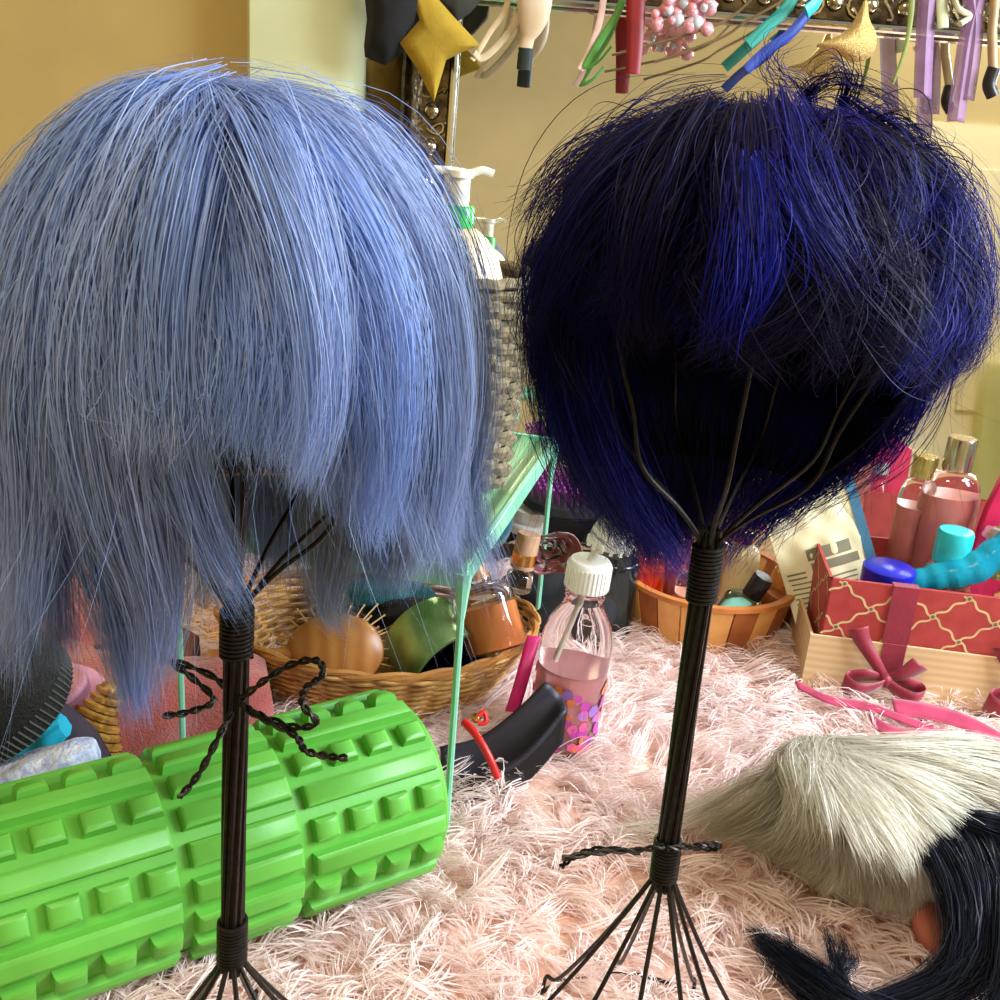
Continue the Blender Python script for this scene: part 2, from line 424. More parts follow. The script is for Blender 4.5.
# ------------------------------------------------------------------ wig A: light blue
def deg_interp(table):
    xs = np.array([a for a, _ in table], float); ys = np.array([b for _, b in table], float)
    def f(phi):
        d = (np.degrees(phi)+180) % 360-180
        return np.interp(d, xs, ys, period=360)
    return f
cA = (P(243, 300, YA).x, YA, P(243, 75, YA).z-.008-.118)
RA = (.083, .098, .118)
wigA = thing('wig', 'light periwinkle blue bobbed wig with long side locks on the left wire stand', 'wig', tl(*cA))
hmA = hair_mat('periwinkle_hair', (108, 144, 212), (166, 180, 210), rough=.5, spec=.35, trans=.25)
zA = deg_interp([(-180, .25), (-140, .26), (-105, .29), (-80, .29), (-62, .275), (-46, .285), (-36, .31), (-28, .36), (-22, .405), (-10, .41), (10, .408), (28, .405), (36, .38), (48, .35), (70, .335), (90, .32), (120, .28), (150, .25), (180, .25)])
def wig_hair(name, c, R, zf, m, parent, NG, per, K, off=(.03, .16), flare=(-.012, .012), zj=.018, spread=.006, pinch=.75, curl=.001, wob=.003, rad=(.00022, .0004), t0max=1.25, swirl=.15, crown=(0, 0), nlock=70, lockpull=.4, lockwave=.003):
    phi = rng.uniform(-PI, PI, NG); t0 = rng.uniform(0.02, 1, NG)**.75*t0max
    offv = rng.uniform(off[0], off[1], NG)
    sw = rng.normal(0, swirl, NG)
    zend = zf(phi+sw*(1.62-t0)); zend = zend+np.abs(rng.normal(0, zj, NG))*np.where(zend > c[2]-.02, .5, 1.6)
    gd = dome(c, R, phi, t0, offv, zend, rng.uniform(flare[0], flare[1], NG), sw, K, crown)
    # gather neighbouring guides into larger locks
    NL = nlock; la = rng.uniform(-PI, PI, NL); lt = rng.uniform(0.1, t0max, NL)
    f3 = lambda ph_, t_: np.stack([np.sin(t_)*np.sin(ph_), -np.sin(t_)*np.cos(ph_), np.cos(t_)], -1)
    near = np.argmin(((f3(phi, t0)[:, None]-f3(la, lt)[None])**2).sum(-1), 1)
    ss = np.linspace(0, 1, K)[None, :, None]
    for k in range(NL):
        m_ = near == k
        if m_.sum() < 2: continue
        mean = gd[m_].mean(0)[None]
        wv = lockwave*np.sin(ss*rng.uniform(3, 6)+rng.uniform(0, 6, (1, 1, 3)))*ss
        gd[m_] = gd[m_]+(mean-gd[m_])*(ss**1.3*lockpull)+wv
    lt_ = rng.random(NL)
    p, t = clumped(gd, per, spread, pinch, K, curl, wob=wob)
    t = .55*t+.45*np.repeat(lt_[near], per)
    # keep hair outside the cap
    q = (p-np.array(c))/np.array(R); l = np.linalg.norm(q, axis=2, keepdims=True)
    up_ = (p[..., 2:3] > c[2]-.02)
    p = np.where((l < 1.0) & up_, np.array(c)+q/np.maximum(l, 1e-6)*1.0*np.array(R), p)
    return p, t, rng.uniform(rad[0], rad[1], len(p))
pA, tAt, rA = wig_hair('hair', cA, RA, zA, hmA, wigA, 900, 46, 20, off=(.01, .11), flare=(-.004, .016), zj=.02, nlock=64, lockpull=.5, spread=.005, pinch=.85, rad=(.00014, .00026), crown=(-.012, -.005))
# explicit locks that shape the face
def wp(x, y, dy): return P(x, y, YA+dy)
locksA = [([wp(222, 108, 0), wp(150, 158, -.05), wp(96, 290, -.075), wp(84, 450, -.08), wp(118, 600, -.06), wp(140, 722, -.05)], 190, .010),
          ([wp(222, 108, 0), wp(160, 178, -.07), wp(118, 330, -.088), wp(130, 480, -.085), wp(158, 600, -.07), wp(150, 680, -.06)], 160, .010),
          ([wp(218, 108, .01), wp(110, 158, -.03), wp(45, 300, -.05), wp(30, 450, -.055), wp(50, 570, -.05), wp(66, 668, -.04)], 150, .008),
          ([wp(225, 108, -.01), wp(190, 178, -.09), wp(168, 320, -.1), wp(182, 440, -.095), wp(212, 540, -.08), wp(250, 612, -.07)], 80, .005),
          ([wp(210, 108, .02), wp(70, 168, .01), wp(0, 300, 0), wp(-14, 450, 0), wp(0, 560, 0), wp(14, 640, 0)], 120, .009),
          ([wp(255, 108, 0), wp(345, 158, -.05), wp(415, 270, -.055), wp(438, 400, -.055), wp(430, 500, -.05), wp(408, 585, -.04)], 130, .009),
          ([wp(265, 108, .01), wp(370, 168, -.01), wp(445, 290, -.012), wp(470, 400, -.01), wp(468, 500, -.01), wp(498, 590, -.01)], 90, .006),
          ([wp(260, 108, .02), wp(370, 148, .03), wp(440, 260, .03), wp(452, 380, .03), wp(410, 500, .03), wp(385, 590, .03)], 130, .009),
          ([wp(240, 108, 0), wp(310, 158, -.075), wp(385, 290, -.09), wp(398, 400, -.09), wp(392, 480, -.085), wp(372, 545, -.08)], 60, .006),
          ([wp(235, 108, 0), wp(275, 148, -.085), wp(318, 280, -.108), wp(322, 400, -.108), wp(308, 455, -.108), wp(296, 490, -.105)], 60, .006),
          ([wp(300, 250, .09), wp(330, 420, .095), wp(335, 520, .09), wp(325, 600, .08), wp(350, 625, .075)], 150, .010),
          ([wp(220, 300, .09), wp(215, 420, .095), wp(222, 500, .09), wp(210, 570, .08), wp(195, 610, .075)], 90, .009)]
P_, T_, R_ = [pA], [tAt], [rA]
for pts, n_, r_ in locksA:
    a, b = tuft(pts, int(n_*4.5), r_*1.0, 20, .55, .0012, .004); P_.append(a); T_.append(b); R_.append(rng.uniform(.00014, .00026, len(a)))
# flyaways
ph = rng.uniform(-PI, PI, 420); fly = dome(cA, RA, ph, rng.uniform(0, .9, 420), rng.uniform(.04, .17, 420), zA(ph)+np.abs(rng.normal(0, .03, 420)), rng.uniform(-.01, .05, 420), rng.normal(0, .4, 420), 20, (-.012, 0))
fly += .006*np.sin(np.linspace(0, 1, 20)[None, :, None]*rng.uniform(2, 4.5, (420, 1, 1))+rng.uniform(0, 6, (420, 1, 3)))
P_.append(fly); T_.append(rng.random(420)); R_.append(np.full(420, .00009))
strands('hair', np.concatenate(P_), np.concatenate(R_), hmA, wigA, np.concatenate(T_), centre=cA)
# wefted cap seen from inside
m_weft = mat('brown_weft', (92, 62, 40), .7, c2=(46, 34, 34), scale=90)
def cap_fn(c, R, k, zmin, tmax):
    def f(u, v):
        ph = 2*PI*u; t = v*tmax(ph)
        return (c[0]+R[0]*k*math.sin(t)*math.sin(ph), c[1]-R[1]*k*math.sin(t)*math.cos(ph), c[2]+R[2]*k*math.cos(t))
    return f
def tA_(ph): return 1.35 if math.cos(ph) > .25 else 1.35+.75*min(1, (.25-math.cos(ph))/.6)
G().grid(cap_fn(cA, RA, .985, 0, tA_), 48, 24, wrap=True).build('wig_cap', mat('cap_net', (50, 40, 44), .8), wigA, world=True, solid=.0012)
g = G()
for j in range(9):
    tt_ = 1.15+j*.09
    g.grid(lambda u, v, tt_=tt_: cap_fn(cA, RA, .965-.012*v, 0, lambda p: 1)(.28+.44*u, tt_+v*.045), 40, 3)
g.build('weft_band', [m_weft], wigA, world=True, solid=.002)
G().tube([Vector(cap_fn(cA, RA, .97, 0, tA_)(k/60, 1.0)) for k in range(60)], .002, 6, closed=True).build('cap_hem', mat('hem_elastic', (120, 116, 112), .7), wigA, world=True)

# ------------------------------------------------------------------ wig B: dark navy
cB = (P(750, 280, YBW).x, YBW, P(745, 85, YBW).z-.014-.1)
RB = (.079, .086, .1)
wigB = thing('wig', 'short messy dark navy wig on the right wire stand', 'wig', tl(*cB))
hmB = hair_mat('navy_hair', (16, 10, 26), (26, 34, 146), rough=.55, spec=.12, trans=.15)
zB = deg_interp([(-180, .268), (-150, .285), (-110, .33), (-88, .352), (-72, .385), (-62, .44), (-38, .455), (0, .46), (30, .457), (60, .45), (78, .43), (95, .41), (120, .385), (120, .365), (150, .315), (180, .268)])
pB, tBt, rB = wig_hair('hair', cB, RB, zB, hmB, wigB, 900, 40, 20, off=(.02, .17), flare=(-.03, -.004), zj=.016, nlock=80, lockpull=.6, lockwave=.008, spread=.005, pinch=.9, curl=.0028, wob=.005, swirl=.35, crown=(-.004, 0), rad=(.00014, .00026))
P_, T_, R_ = [pB], [tBt], [rB]
def wb(x, y, dy): return P(x, y, YBW+dy)
locksB = [([wb(640, 130, -.02), wb(580, 160, -.04), wb(545, 195, -.05), wb(516, 222, -.055)], 70, .006),
          ([wb(720, 100, -.02), wb(640, 140, -.06), wb(580, 200, -.07), wb(545, 270, -.07), wb(530, 330, -.065)], 110, .009),
          ([wb(745, 110, -.04), wb(740, 180, -.09), wb(745, 250, -.1), wb(738, 300, -.098), wb(728, 345, -.09)], 110, .007),
          ([wb(780, 100, -.03), wb(800, 190, -.09), wb(840, 260, -.095), wb(860, 300, -.085), wb(850, 325, -.08)], 90, .008),
          ([wb(700, 110, -.04), wb(660, 190, -.09), wb(640, 260, -.095), wb(630, 310, -.09), wb(640, 345, -.085)], 90, .008),
          ([wb(850, 110, 0), wb(930, 180, -.02), wb(970, 240, -.03), wb(975, 300, -.03), wb(930, 380, -.02)], 120, .009),
          ([wb(880, 140, -.02), wb(940, 210, -.05), wb(955, 290, -.055), wb(935, 340, -.05), wb(900, 360, -.04)], 100, .009),
          ([wb(575, 280, -.03), wb(560, 370, -.03), wb(582, 450, -.03), wb(615, 515, -.02), wb(648, 575, -.01)], 130, .010),
          ([wb(585, 300, 0), wb(580, 400, 0), wb(610, 480, .01), wb(655, 540, .02), wb(690, 580, .02)], 130, .010),
          ([wb(930, 330, .02), wb(900, 400, .03), wb(860, 450, .04), wb(800, 490, .05), wb(760, 520, .05)], 100, .01),
          ([wb(860, 420, .05), wb(820, 470, .05), wb(780, 500, .05), wb(740, 550, .05)], 80, .01),
          ([wb(810, 110, .02), wb(800, 85, .0), wb(775, 75, -.01), wb(765, 55, -.01), wb(790, 40, -.01)], 22, .003),
          ([wb(840, 115, .02), wb(850, 85, .0), wb(835, 65, -.01), wb(815, 80, -.01), wb(812, 95, -.01)], 26, .003),
          ([wb(800, 100, .01), wb(830, 80, 0), wb(870, 88, 0), wb(900, 110, .01), wb(905, 140, .01)], 26, .004)]
for pts, n_, r_ in locksB:
    a, b = tuft(pts, int(n_*2.2), r_*.85, 20, .6, .0022, .005); P_.append(a); T_.append(b); R_.append(rng.uniform(.00014, .00026, len(a)))
# choppy layers: short curved tufts, tinted bluer on the right to imitate window light
rl_ = random.Random(21)
def on_head(ph_, t_, k_): return Vector((cB[0]+RB[0]*k_*math.sin(t_)*math.sin(ph_), cB[1]-RB[1]*k_*math.sin(t_)*math.cos(ph_), cB[2]+RB[2]*k_*math.cos(t_)))
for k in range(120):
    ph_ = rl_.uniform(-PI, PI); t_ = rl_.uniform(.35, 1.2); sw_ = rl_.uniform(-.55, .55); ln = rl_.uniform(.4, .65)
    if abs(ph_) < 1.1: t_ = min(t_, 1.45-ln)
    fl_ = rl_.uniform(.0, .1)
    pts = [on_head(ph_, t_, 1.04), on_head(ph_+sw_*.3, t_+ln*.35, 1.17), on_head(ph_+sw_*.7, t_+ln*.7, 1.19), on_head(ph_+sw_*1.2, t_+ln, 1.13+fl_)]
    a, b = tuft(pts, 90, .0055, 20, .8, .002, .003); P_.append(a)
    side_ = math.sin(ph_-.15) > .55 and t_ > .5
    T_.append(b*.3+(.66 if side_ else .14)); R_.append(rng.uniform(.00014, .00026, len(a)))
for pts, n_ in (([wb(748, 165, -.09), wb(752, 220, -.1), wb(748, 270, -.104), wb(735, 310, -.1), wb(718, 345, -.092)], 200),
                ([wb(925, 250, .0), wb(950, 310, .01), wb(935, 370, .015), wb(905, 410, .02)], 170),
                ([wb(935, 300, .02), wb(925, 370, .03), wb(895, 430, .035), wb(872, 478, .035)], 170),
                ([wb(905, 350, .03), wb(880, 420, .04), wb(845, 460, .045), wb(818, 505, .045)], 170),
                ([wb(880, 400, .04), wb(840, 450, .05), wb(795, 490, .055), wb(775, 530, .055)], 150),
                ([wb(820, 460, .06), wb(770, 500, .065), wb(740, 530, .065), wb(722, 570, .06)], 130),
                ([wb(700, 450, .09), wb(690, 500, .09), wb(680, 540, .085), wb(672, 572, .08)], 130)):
    a, b = tuft(pts, n_, .0062, 20, .7, .0018, .005); P_.append(a); T_.append(.75+.25*b); R_.append(rng.uniform(.00014, .00026, len(a)))  # blue tint paints daylight onto the bangs, right flank and nape
ph = rng.uniform(-PI, PI, 420); fly = dome(cB, RB, ph, rng.uniform(0, 1.0, 420), rng.uniform(.06, .26, 420), zB(ph)+np.abs(rng.normal(0, .02, 420)), rng.uniform(-.01, .04, 420), rng.normal(0, .5, 420), 20)
fly += .006*np.sin(np.linspace(0, 1, 20)[None, :, None]*rng.uniform(2, 4.5, (420, 1, 1))+rng.uniform(0, 6, (420, 1, 3)))
P_.append(fly); T_.append(rng.random(420)); R_.append(np.full(420, .00009))
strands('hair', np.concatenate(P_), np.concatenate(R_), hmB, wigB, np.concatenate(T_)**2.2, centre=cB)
def tB_(ph): return 1.3 if math.cos(ph) > .3 else 1.3+1.0*min(1, (.3-math.cos(ph))/.8)
G().grid(cap_fn(cB, RB, .99, 0, tB_), 48, 24, wrap=True).build('wig_cap', mat('black_cap', (8, 7, 10), .95, spec=.1), wigB, world=True, solid=.0012)

# ------------------------------------------------------------------ blonde wig lying on the rug
hmW = hair_mat('ash_blonde_hair', (234, 232, 224), (204, 196, 172), rough=.4, spec=.5, trans=.3)
cW = T(890, 835, .035)
wigW = thing('wig', 'ash blonde wig lying on the pink fur beside the right wire stand', 'wig', Matrix.Translation(Vector((cW.x, cW.y, 0))))
def wt(x, y, z): return T(x, y, z)
crn = (812, 742)
P_, T_, R_ = [], [], []
ends = [(700, 832, .012), (742, 838, .012), (762, 850, .01), (790, 868, .012), (830, 890, .014), (865, 905, .014), (905, 915, .014), (945, 905, .02), (970, 880, .03), (1000, 850, .04), (1030, 830, .045), (1050, 800, .045), (1050, 775, .045), (1040, 755, .04)]
for k in range(150):
    q = k/150*(len(ends)-1); i = int(q); f_ = q-i
    e = [ends[i][j]*(1-f_)+ends[min(i+1, len(ends)-1)][j]*f_ for j in range(3)]
    for lay in range(2):
        cz = .07+random.uniform(-.004, .006)
        lf = random.uniform(.45, .62)
        c_ = (crn[0]+random.uniform(-14, 30), crn[1]+random.uniform(-3, 14))
        mx_ = c_[0]+(e[0]-c_[0])*lf; my_ = c_[1]+(e[1]-c_[1])*lf
        bow = random.uniform(-.3, .3)
        hz = .088+random.uniform(-.01, .008) if e[0] > 760 else .06
        pts = [wt(c_[0], c_[1], cz), wt(c_[0]+(e[0]-c_[0])*.22+30*bow, c_[1]+(e[1]-c_[1])*.16, hz*.98), wt(mx_+20, my_-6, hz*.9 if lay else hz), wt(c_[0]+(e[0]-c_[0])*.84+14, c_[1]+(e[1]-c_[1])*.82, hz*.5), wt(e[0]+random.uniform(-12, 12), e[1]+random.uniform(-8, 6), e[2])]
        a, b = tuft(pts, 110, .0048, 12, .75, .0009, .004)
        P_.append(a); T_.append(b); R_.append(rng.uniform(.00016, .0003, len(a)))
for k in range(3):
    a, b = tuft([wt(800, 760, .06), wt(750, 780, .055), wt(710, 805, .03), wt(660, 822+5*k, .02), wt(600, 828+8*k, .012)], 30, .004, 12, .5, .001, .007); P_.append(a); T_.append(b); R_.append(np.full(len(a), .0003))
pw = np.concatenate(P_); pw[..., 2] = np.maximum(pw[..., 2], .004)
strands('hair', pw, np.concatenate(R_), hmW, wigW, np.concatenate(T_), centre=(cW.x, cW.y, -.03))
g = G()
ccc = Vector((cW.x+.015, cW.y+.02, 0))
g.lathe([(1.0, .0), (.95, .3), (.8, .6), (.55, .83), (.25, .97), (0, 1)], 32, M=Matrix.Translation(ccc) @ rot('Z', -10) @ Matrix.Diagonal((.083, .066, .064, 1)))
g.build('wig_cap', mat('blonde_cap', (150, 134, 100), .8), wigW, world=True)

# ------------------------------------------------------------------ dark wig with spiky ends, front right
hmN = hair_mat('blue_black_hair', (13, 16, 28), (26, 32, 50), rough=.5, spec=.2, trans=.1)
cN = T(960, 950, .02)
wigN = thing('wig', 'blue-black spiky wig lying in front of the ash blonde wig', 'wig', Matrix.Translation(Vector((cN.x, cN.y, 0))))
P_, T_, R_ = [], [], []
def nt_(pts, n_, r_, pin=.55):
    a, b = tuft([wt(*p) for p in pts], int(n_*2.2), r_, 14, pin, .001, .003); P_.append(a); T_.append(b); R_.append(rng.uniform(.00016, .0003, len(a)))
for k in range(26):
    j = random.uniform(0, 1)
    nt_([(1100, 900-60*j, .06), (1010, 850-25*j, .075), (940, 822-6*j, .070), (884+8*j, 807+5*j, .060)], 50, .004, .5)
for k in range(60):
    j = k/59
    nt_([(900+110*j, 814+14*j, .064), (938+80*j, 866+8*j, .072), (958+55*j, 925, .06), (945+40*j, 975, .04), (880+50*j, 1003, .022), (800+60*j, 1022, .012)], 46, .0045, .5)
for k in range(26):
    j = k/25
    nt_([(1000+60*j, 850, .07), (1005+60*j, 920, .07), (1000+40*j, 985, .05), (960+40*j, 1040, .03)], 40, .005, .5)
for (tx_, ty_, n_) in ((748, 928, 3), (760, 940, 3), (772, 950, 3), (786, 930, 1), (800, 958, 2), (825, 924, 1), (838, 930, 1), (848, 944, 1)):
    for k in range(n_):
        if n_ == 1: nt_([(900, 1030, .012), (858, 1010, .02), (838 if tx_ > 800 else 822, 975, .026), (tx_+6, ty_+22, .026), (tx_, ty_, .022)], 38, .0022, .65)
        else: nt_([(900+10*k, 1030, .015), (850, 1012, .02), (815, 990-4*k, .022), (tx_+22+5*k, ty_+24, .02), (tx_+2*k, ty_, .015)], 70, .0058, .45)
strands('hair', np.concatenate(P_), np.concatenate(R_), hmN, wigN, np.concatenate(T_))
# skin-pink pad tucked beneath it
pk = T(944, 930, .016)
o = G().ball((0, 0, 0), .026, 24, sx=.8, sy=1.25, sz=.6).build('foam_pad', mat('salmon_foam', (200, 116, 98), .7, sss=.2, bump=.2))
o.location = pk; tag(o, 'salmon pink foam pad tucked between the ash blonde and blue-black wigs', 'foam pad')

# ------------------------------------------------------------------ green massage roller
m_roll = mat('lime_foam', (100, 180, 66), .42, var=.05, scale=30, bump=.08, bscale=150, sss=.05)
RR = .0595
e1 = T(430, 880); e0 = T(-60, 1062)
dirv = Vector((e0.x-e1.x, e0.y-e1.y, 0)).normalized(); side = Vector((-dirv.y, dirv.x, 0))
if side.y < 0: side = -side
c1 = Vector((e1.x, e1.y, 0))+side*(RR*.62)+Vector((0, 0, RR+.004))
LR = .42
rl = thing('foam_roller', 'lime green textured foam massage roller lying on the fur behind the left stand', 'foam roller', Matrix.Translation(Vector((c1.x, c1.y, 0))))
Mx = align(dirv, c1)           # local z = along the axis from the right end
g = G(Mx); g.lathe([(RR*.55, .0), (RR*.93, 0), (RR, .004), (RR, LR-.004), (RR*.93, LR), (RR*.55, LR)], 64)
g.lathe([(RR*.55, LR), (RR*.55, 0)], 64)
g.build('core', m_roll, rl, world=True)
# raised blocks on the surface, one mesh: long ribs, small lugs, wide middle pads
g = G(Mx); NB = 18
def lug(a0, a1, z0, z1, h, in_=.0035):
    vs = []; n_ = 5
    for (rr, ins) in ((RR-.002, 0), (RR+h*.75, .0012), (RR+h, in_)):
        for zz in (z0+ins, z1-ins):
            for k in range(n_):
                a = a0+(a1-a0)*k/(n_-1); aa = a + (ins/RR if k == 0 else (-ins/RR if k == n_-1 else 0)); vs.append((rr*math.cos(aa), rr*math.sin(aa), zz))
    fs = []
    for lv in range(2):
        b = lv*2*n_; c = b+2*n_
        for k in range(n_-1):
            fs.append((b+k, b+k+1, c+k+1, c+k)); fs.append((b+n_+k+1, b+n_+k, c+n_+k, c+n_+k+1))
        fs.append((b+n_, b, c, c+n_)); fs.append((b+n_-1, b+2*n_-1, c+2*n_-1, c+n_-1))
    b = 4*n_
    for k in range(n_-1): fs.append((b+k, b+k+1, b+n_+k+1, b+n_+k))
    g.add(vs, fs)
st_ = 2*PI/NB; OFFA = .1
for k in range(NB):
    a = k*st_+OFFA; w = st_*.36
    if k % 2 == 0:
        lug(a-w, a+w, .007, .102, .0075)
        lug(a-w, a+w, .184, .40, .0075)
    else:
        for j in range(4): lug(a-w, a+w, .007+j*.0252, .007+j*.0252+.0178, .0075)
        for j in range(8): lug(a-w, a+w, .184+j*.027, .184+j*.027+.0195, .0075)
    lug(a-w+st_*.4, a+w+st_*.4, .108, .177, .0075)
g.build('textured_lugs', m_roll, rl, world=True, flat=False)

# ------------------------------------------------------------------ mint wire rack
m_mint = mat('mint_enamel', (130, 204, 172), .35, var=.05, coat=.3)
m_mint2 = mat('mint_sheet', (128, 172, 120), .35, metal=.0, var=.1, scale=20, coat=.3)
HS = .222
n1 = T(445, 842); n1.z = 0
f1 = T(554, 442, HS)
a_ = Vector((f1.x-n1.x, f1.y-n1.y, 0)); RD = a_.length; ya = a_.normalized(); xa = Vector((-ya.y, ya.x, 0))   # xa to the left
RWd = .215
rk = thing('wire_rack', 'mint green metal rack standing on four thin legs over the wicker basket', 'rack', Matrix.Translation(n1))
def rp(u, v, z): return n1+ya*(RD*u)+xa*(RWd*v)+Vector((0, 0, z))
g = G(); NR = 9
def sheet(u, v):
    return rp(u, v, HS+.0025*math.sin(v*NR*2*PI))
g.grid(lambda u, v: sheet(u, v), 6, 100); g.build('shelf_sheet', m_mint2, rk, world=True, solid=.0015)
g = G()
for (u0_, v0_, u1_, v1_) in ((0, 0, 1, 0), (1, 0, 1, 1), (1, 1, 0, 1), (0, 1, 0, 0)):
    a = rp(u0_, v0_, HS-.004); b = rp(u1_, v1_, HS-.004); t_ = (b-a).normalized(); nn = t_.cross(Vector((0, 0, 1)))*.0022; hh = Vector((0, 0, .008))
    vs = [a-nn-hh, b-nn-hh, b+nn-hh, a+nn-hh, a-nn+hh, b-nn+hh, b+nn+hh, a+nn+hh]
    g.add(vs, [(3, 2, 1, 0), (4, 5, 6, 7), (0, 1, 5, 4), (1, 2, 6, 5), (2, 3, 7, 6), (3, 0, 4, 7)])
g.build('shelf_frame', m_mint, rk, world=True, bevel=.0008)
for (u_, v_) in ((0, 0), (1, 0), (0, 1), (1, 1)):
    g = G(); g.tube([rp(u_, v_, .0), rp(u_, v_, HS*.5), rp(u_, v_, HS-.02)], .0026, 8); g.tube([rp(u_, v_, HS-.035), rp(u_, v_, HS)], lambda q: .0028+.0035*q, 8)
    g.build('leg', m_mint, rk, world=True)
g = G(); b0 = T(516, 421, HS); g.tube(spline([b0, b0+Vector((.001, 0, .012)), b0+Vector((0, 0, .02)), b0+Vector((-.006, .0, .022)), b0+Vector((-.008, 0, .018))], 5), .0018, 6)
g.build('hook', m_mint, rk, world=True)

# ------------------------------------------------------------------ woven things
m_greyw = mat('grey_seagrass', (136, 124, 96), .8, c2=(80, 72, 58), scale=150, bump=.5, bscale=250)
m_wick = mat('honey_wicker', (206, 160, 92), .5, c2=(150, 100, 50), scale=70, bump=.2)
def woven(g, rfn, z0, z1, rows, posts, rr, sx=1, sy=1, c=(0, 0, 0), amp=None):
    """horizontal weavers passing in front of and behind upright stakes"""
    amp = amp or rr*.9
    for j in range(rows):
        q = (j+.5)/rows; z = z0+(z1-z0)*q; r = rfn(q); N = posts*4
        pts = []
        for k in range(N):
            a = 2*PI*k/N; w = amp*math.sin(a*posts/2+PI*j)
            pts.append(Vector((c[0]+(r+w)*math.cos(a)*sx, c[1]+(r+w)*math.sin(a)*sy, c[2]+z)))
        g.tube(pts, rr, 5, closed=True)
    return g
# tall grey basket on the rack
bp_ = T(436, 474, HS+.004)
bk = thing('basket', 'tall grey woven seagrass basket standing on the mint rack', 'basket', Matrix.Translation(bp_))
rf = lambda q: .056+.012*q
g = G(); g.lathe([(0, .002), (.052, .002), (.055, .01), (.064, .17), (.062, .17), (.053, .008), (0, .006)], 36); g.build('inner_wall', mat('basket_dark', (74, 62, 46), .9), bk)
woven(G(), rf, .002, .165, 24, 22, .0042).build('weave', m_greyw, bk)
G().tube([Vector((.069*math.cos(2*PI*k/40), .069*math.sin(2*PI*k/40), .17+.0015*(k % 2))) for k in range(40)], .0045, 6, closed=True).build('rim', m_greyw, bk)
# lotion bottle in it
lb = thing('lotion_bottle', 'cream round-shouldered lotion bottle with white pump and green collar in the tall basket', 'bottle', Matrix.Translation(bp_+Vector((.006, 0, .02))))
ztop = P(455, 226, bp_.y).z-(bp_.z+.02)
sh = P(505, 287, bp_.y).x-P(455, 287, bp_.y).x
G().lathe([(0, 0), (sh*.95, 0), (sh, .004), (sh, ztop-.05), (sh*.96, ztop-.038), (sh*.84, ztop-.022), (sh*.62, ztop-.009), (sh*.36, ztop-.001), (.011, ztop)], 40).build('body', mat('marbled_cream', (238, 222, 190), .35, c2=(206, 176, 140), scale=25), lb)
G().lathe([(.0125, ztop), (.0125, ztop+.014), (.011, ztop+.016), (0, ztop+.016)], 24).build('collar', mat('green_collar', (60, 190, 80), .25), lb)
g = G(); g.lathe([(.0075, ztop+.016), (.0075, ztop+.036), (.010, ztop+.037), (.010, ztop+.042), (0, ztop+.044)], 20)
g.tube(spline([Vector((-.022, 0, ztop+.041)), Vector((-.006, 0, ztop+.041)), Vector((.006, 0, ztop+.04)), Vector((.016, 0, ztop+.043)), Vector((.025, 0, ztop+.041))], 5), .0032, 8, flat=.8)
g.build('pump', mat('white_plastic', (238, 238, 232), .3, var=.02), lb)

# low wicker basket
bc = Vector((-.105, .905, 0)); BSX, BSY = .148, .105
def rimz(a): return .058+.006*math.cos(a*2)
wk = thing('basket', 'low oval honey wicker basket full of brushes and bottles under the rack', 'basket', Matrix.Translation(bc))
g = G()
for j in range(17):
    q = j/16; pts = []
    for k in range(140):
        a = 2*PI*k/140; r = (.74+.26*q); w = .0022*math.sin(a*17+PI*j)
        pts.append(Vector(((r*BSX+w)*math.cos(a), (r*BSY+w)*math.sin(a), .004+q*rimz(a))))
    g.tube(pts, .0021, 5, closed=True)
g.build('weave', m_wick, wk)
g = G()
for k in range(34):
    a = 2*PI*k/34; g.tube([Vector((.74*BSX*math.cos(a), .74*BSY*math.sin(a), .004)), Vector((BSX*math.cos(a), BSY*math.sin(a), .004+rimz(a)))], .0016, 5)
g.build('stakes', m_wick, wk)
g = G()
for ph_ in (0, PI):
    pts = [Vector(((BSX+.0022*math.cos(k*.5+ph_))*math.cos(2*PI*k/150), (BSY+.0022*math.cos(k*.5+ph_))*math.sin(2*PI*k/150), .008+rimz(2*PI*k/150)+.0022*math.sin(k*.5+ph_))) for k in range(150)]
    g.tube(pts, .0028, 6, closed=True)
g.build('rim', mat('rim_wicker', (178, 122, 60), .5, bump=.2), wk)
G().lathe([(0, .004), (.1, .004), (.1, .007), (0, .007)], 30, sx=1.08, sy=.76).build('basket_floor', m_wick, wk)

def oriented(at, up_dir, face=None): return align(up_dir, at)
# wooden hairbrush
hb_p = P(335, 652, .835)
Mh = Matrix.Translation(hb_p) @ rot('X', 62) @ rot('Z', 8)
hb = thing('hairbrush', 'oval wooden hairbrush with ball-tipped pins leaning in the low wicker basket', 'hairbrush', Mh)
g = G(); g.lathe([(0, .016), (.018, .0155), (.034, .012), (.0405, .006), (.041, .001), (.038, -.004), (0, -.005)], 40, sx=1.05, sy=.82); g.build('wooden_back', wave_mat('brush_wood', (178, 120, 60), (160, 98, 44), 20, .35, 'X', 3), hb)
g = G(); g.lathe([(0, -.010), (.026, -.009), (.034, -.005), (.034, -.003)], 30, sx=1.05, sy=.82); g.build('cushion', mat('black_rubber', (24, 22, 22), .6), hb)
g = G()
for i in range(-5, 6):
    for j in range(-5, 6):
        x, y = i*.0062+.003*(j % 2), j*.0052
        if (x/.034)**2+(y/.027)**2 < 1:
            dx, dy = x*.95, y*.95
            g.tube([Vector((x, y, -.007)), Vector((x+dx, y+dy, -.026))], .0007, 5); g.ball((x+dx, y+dy, -.026), .0014, 6)
g.build('pins', mat('wood_pins', (214, 174, 116), .5), hb)
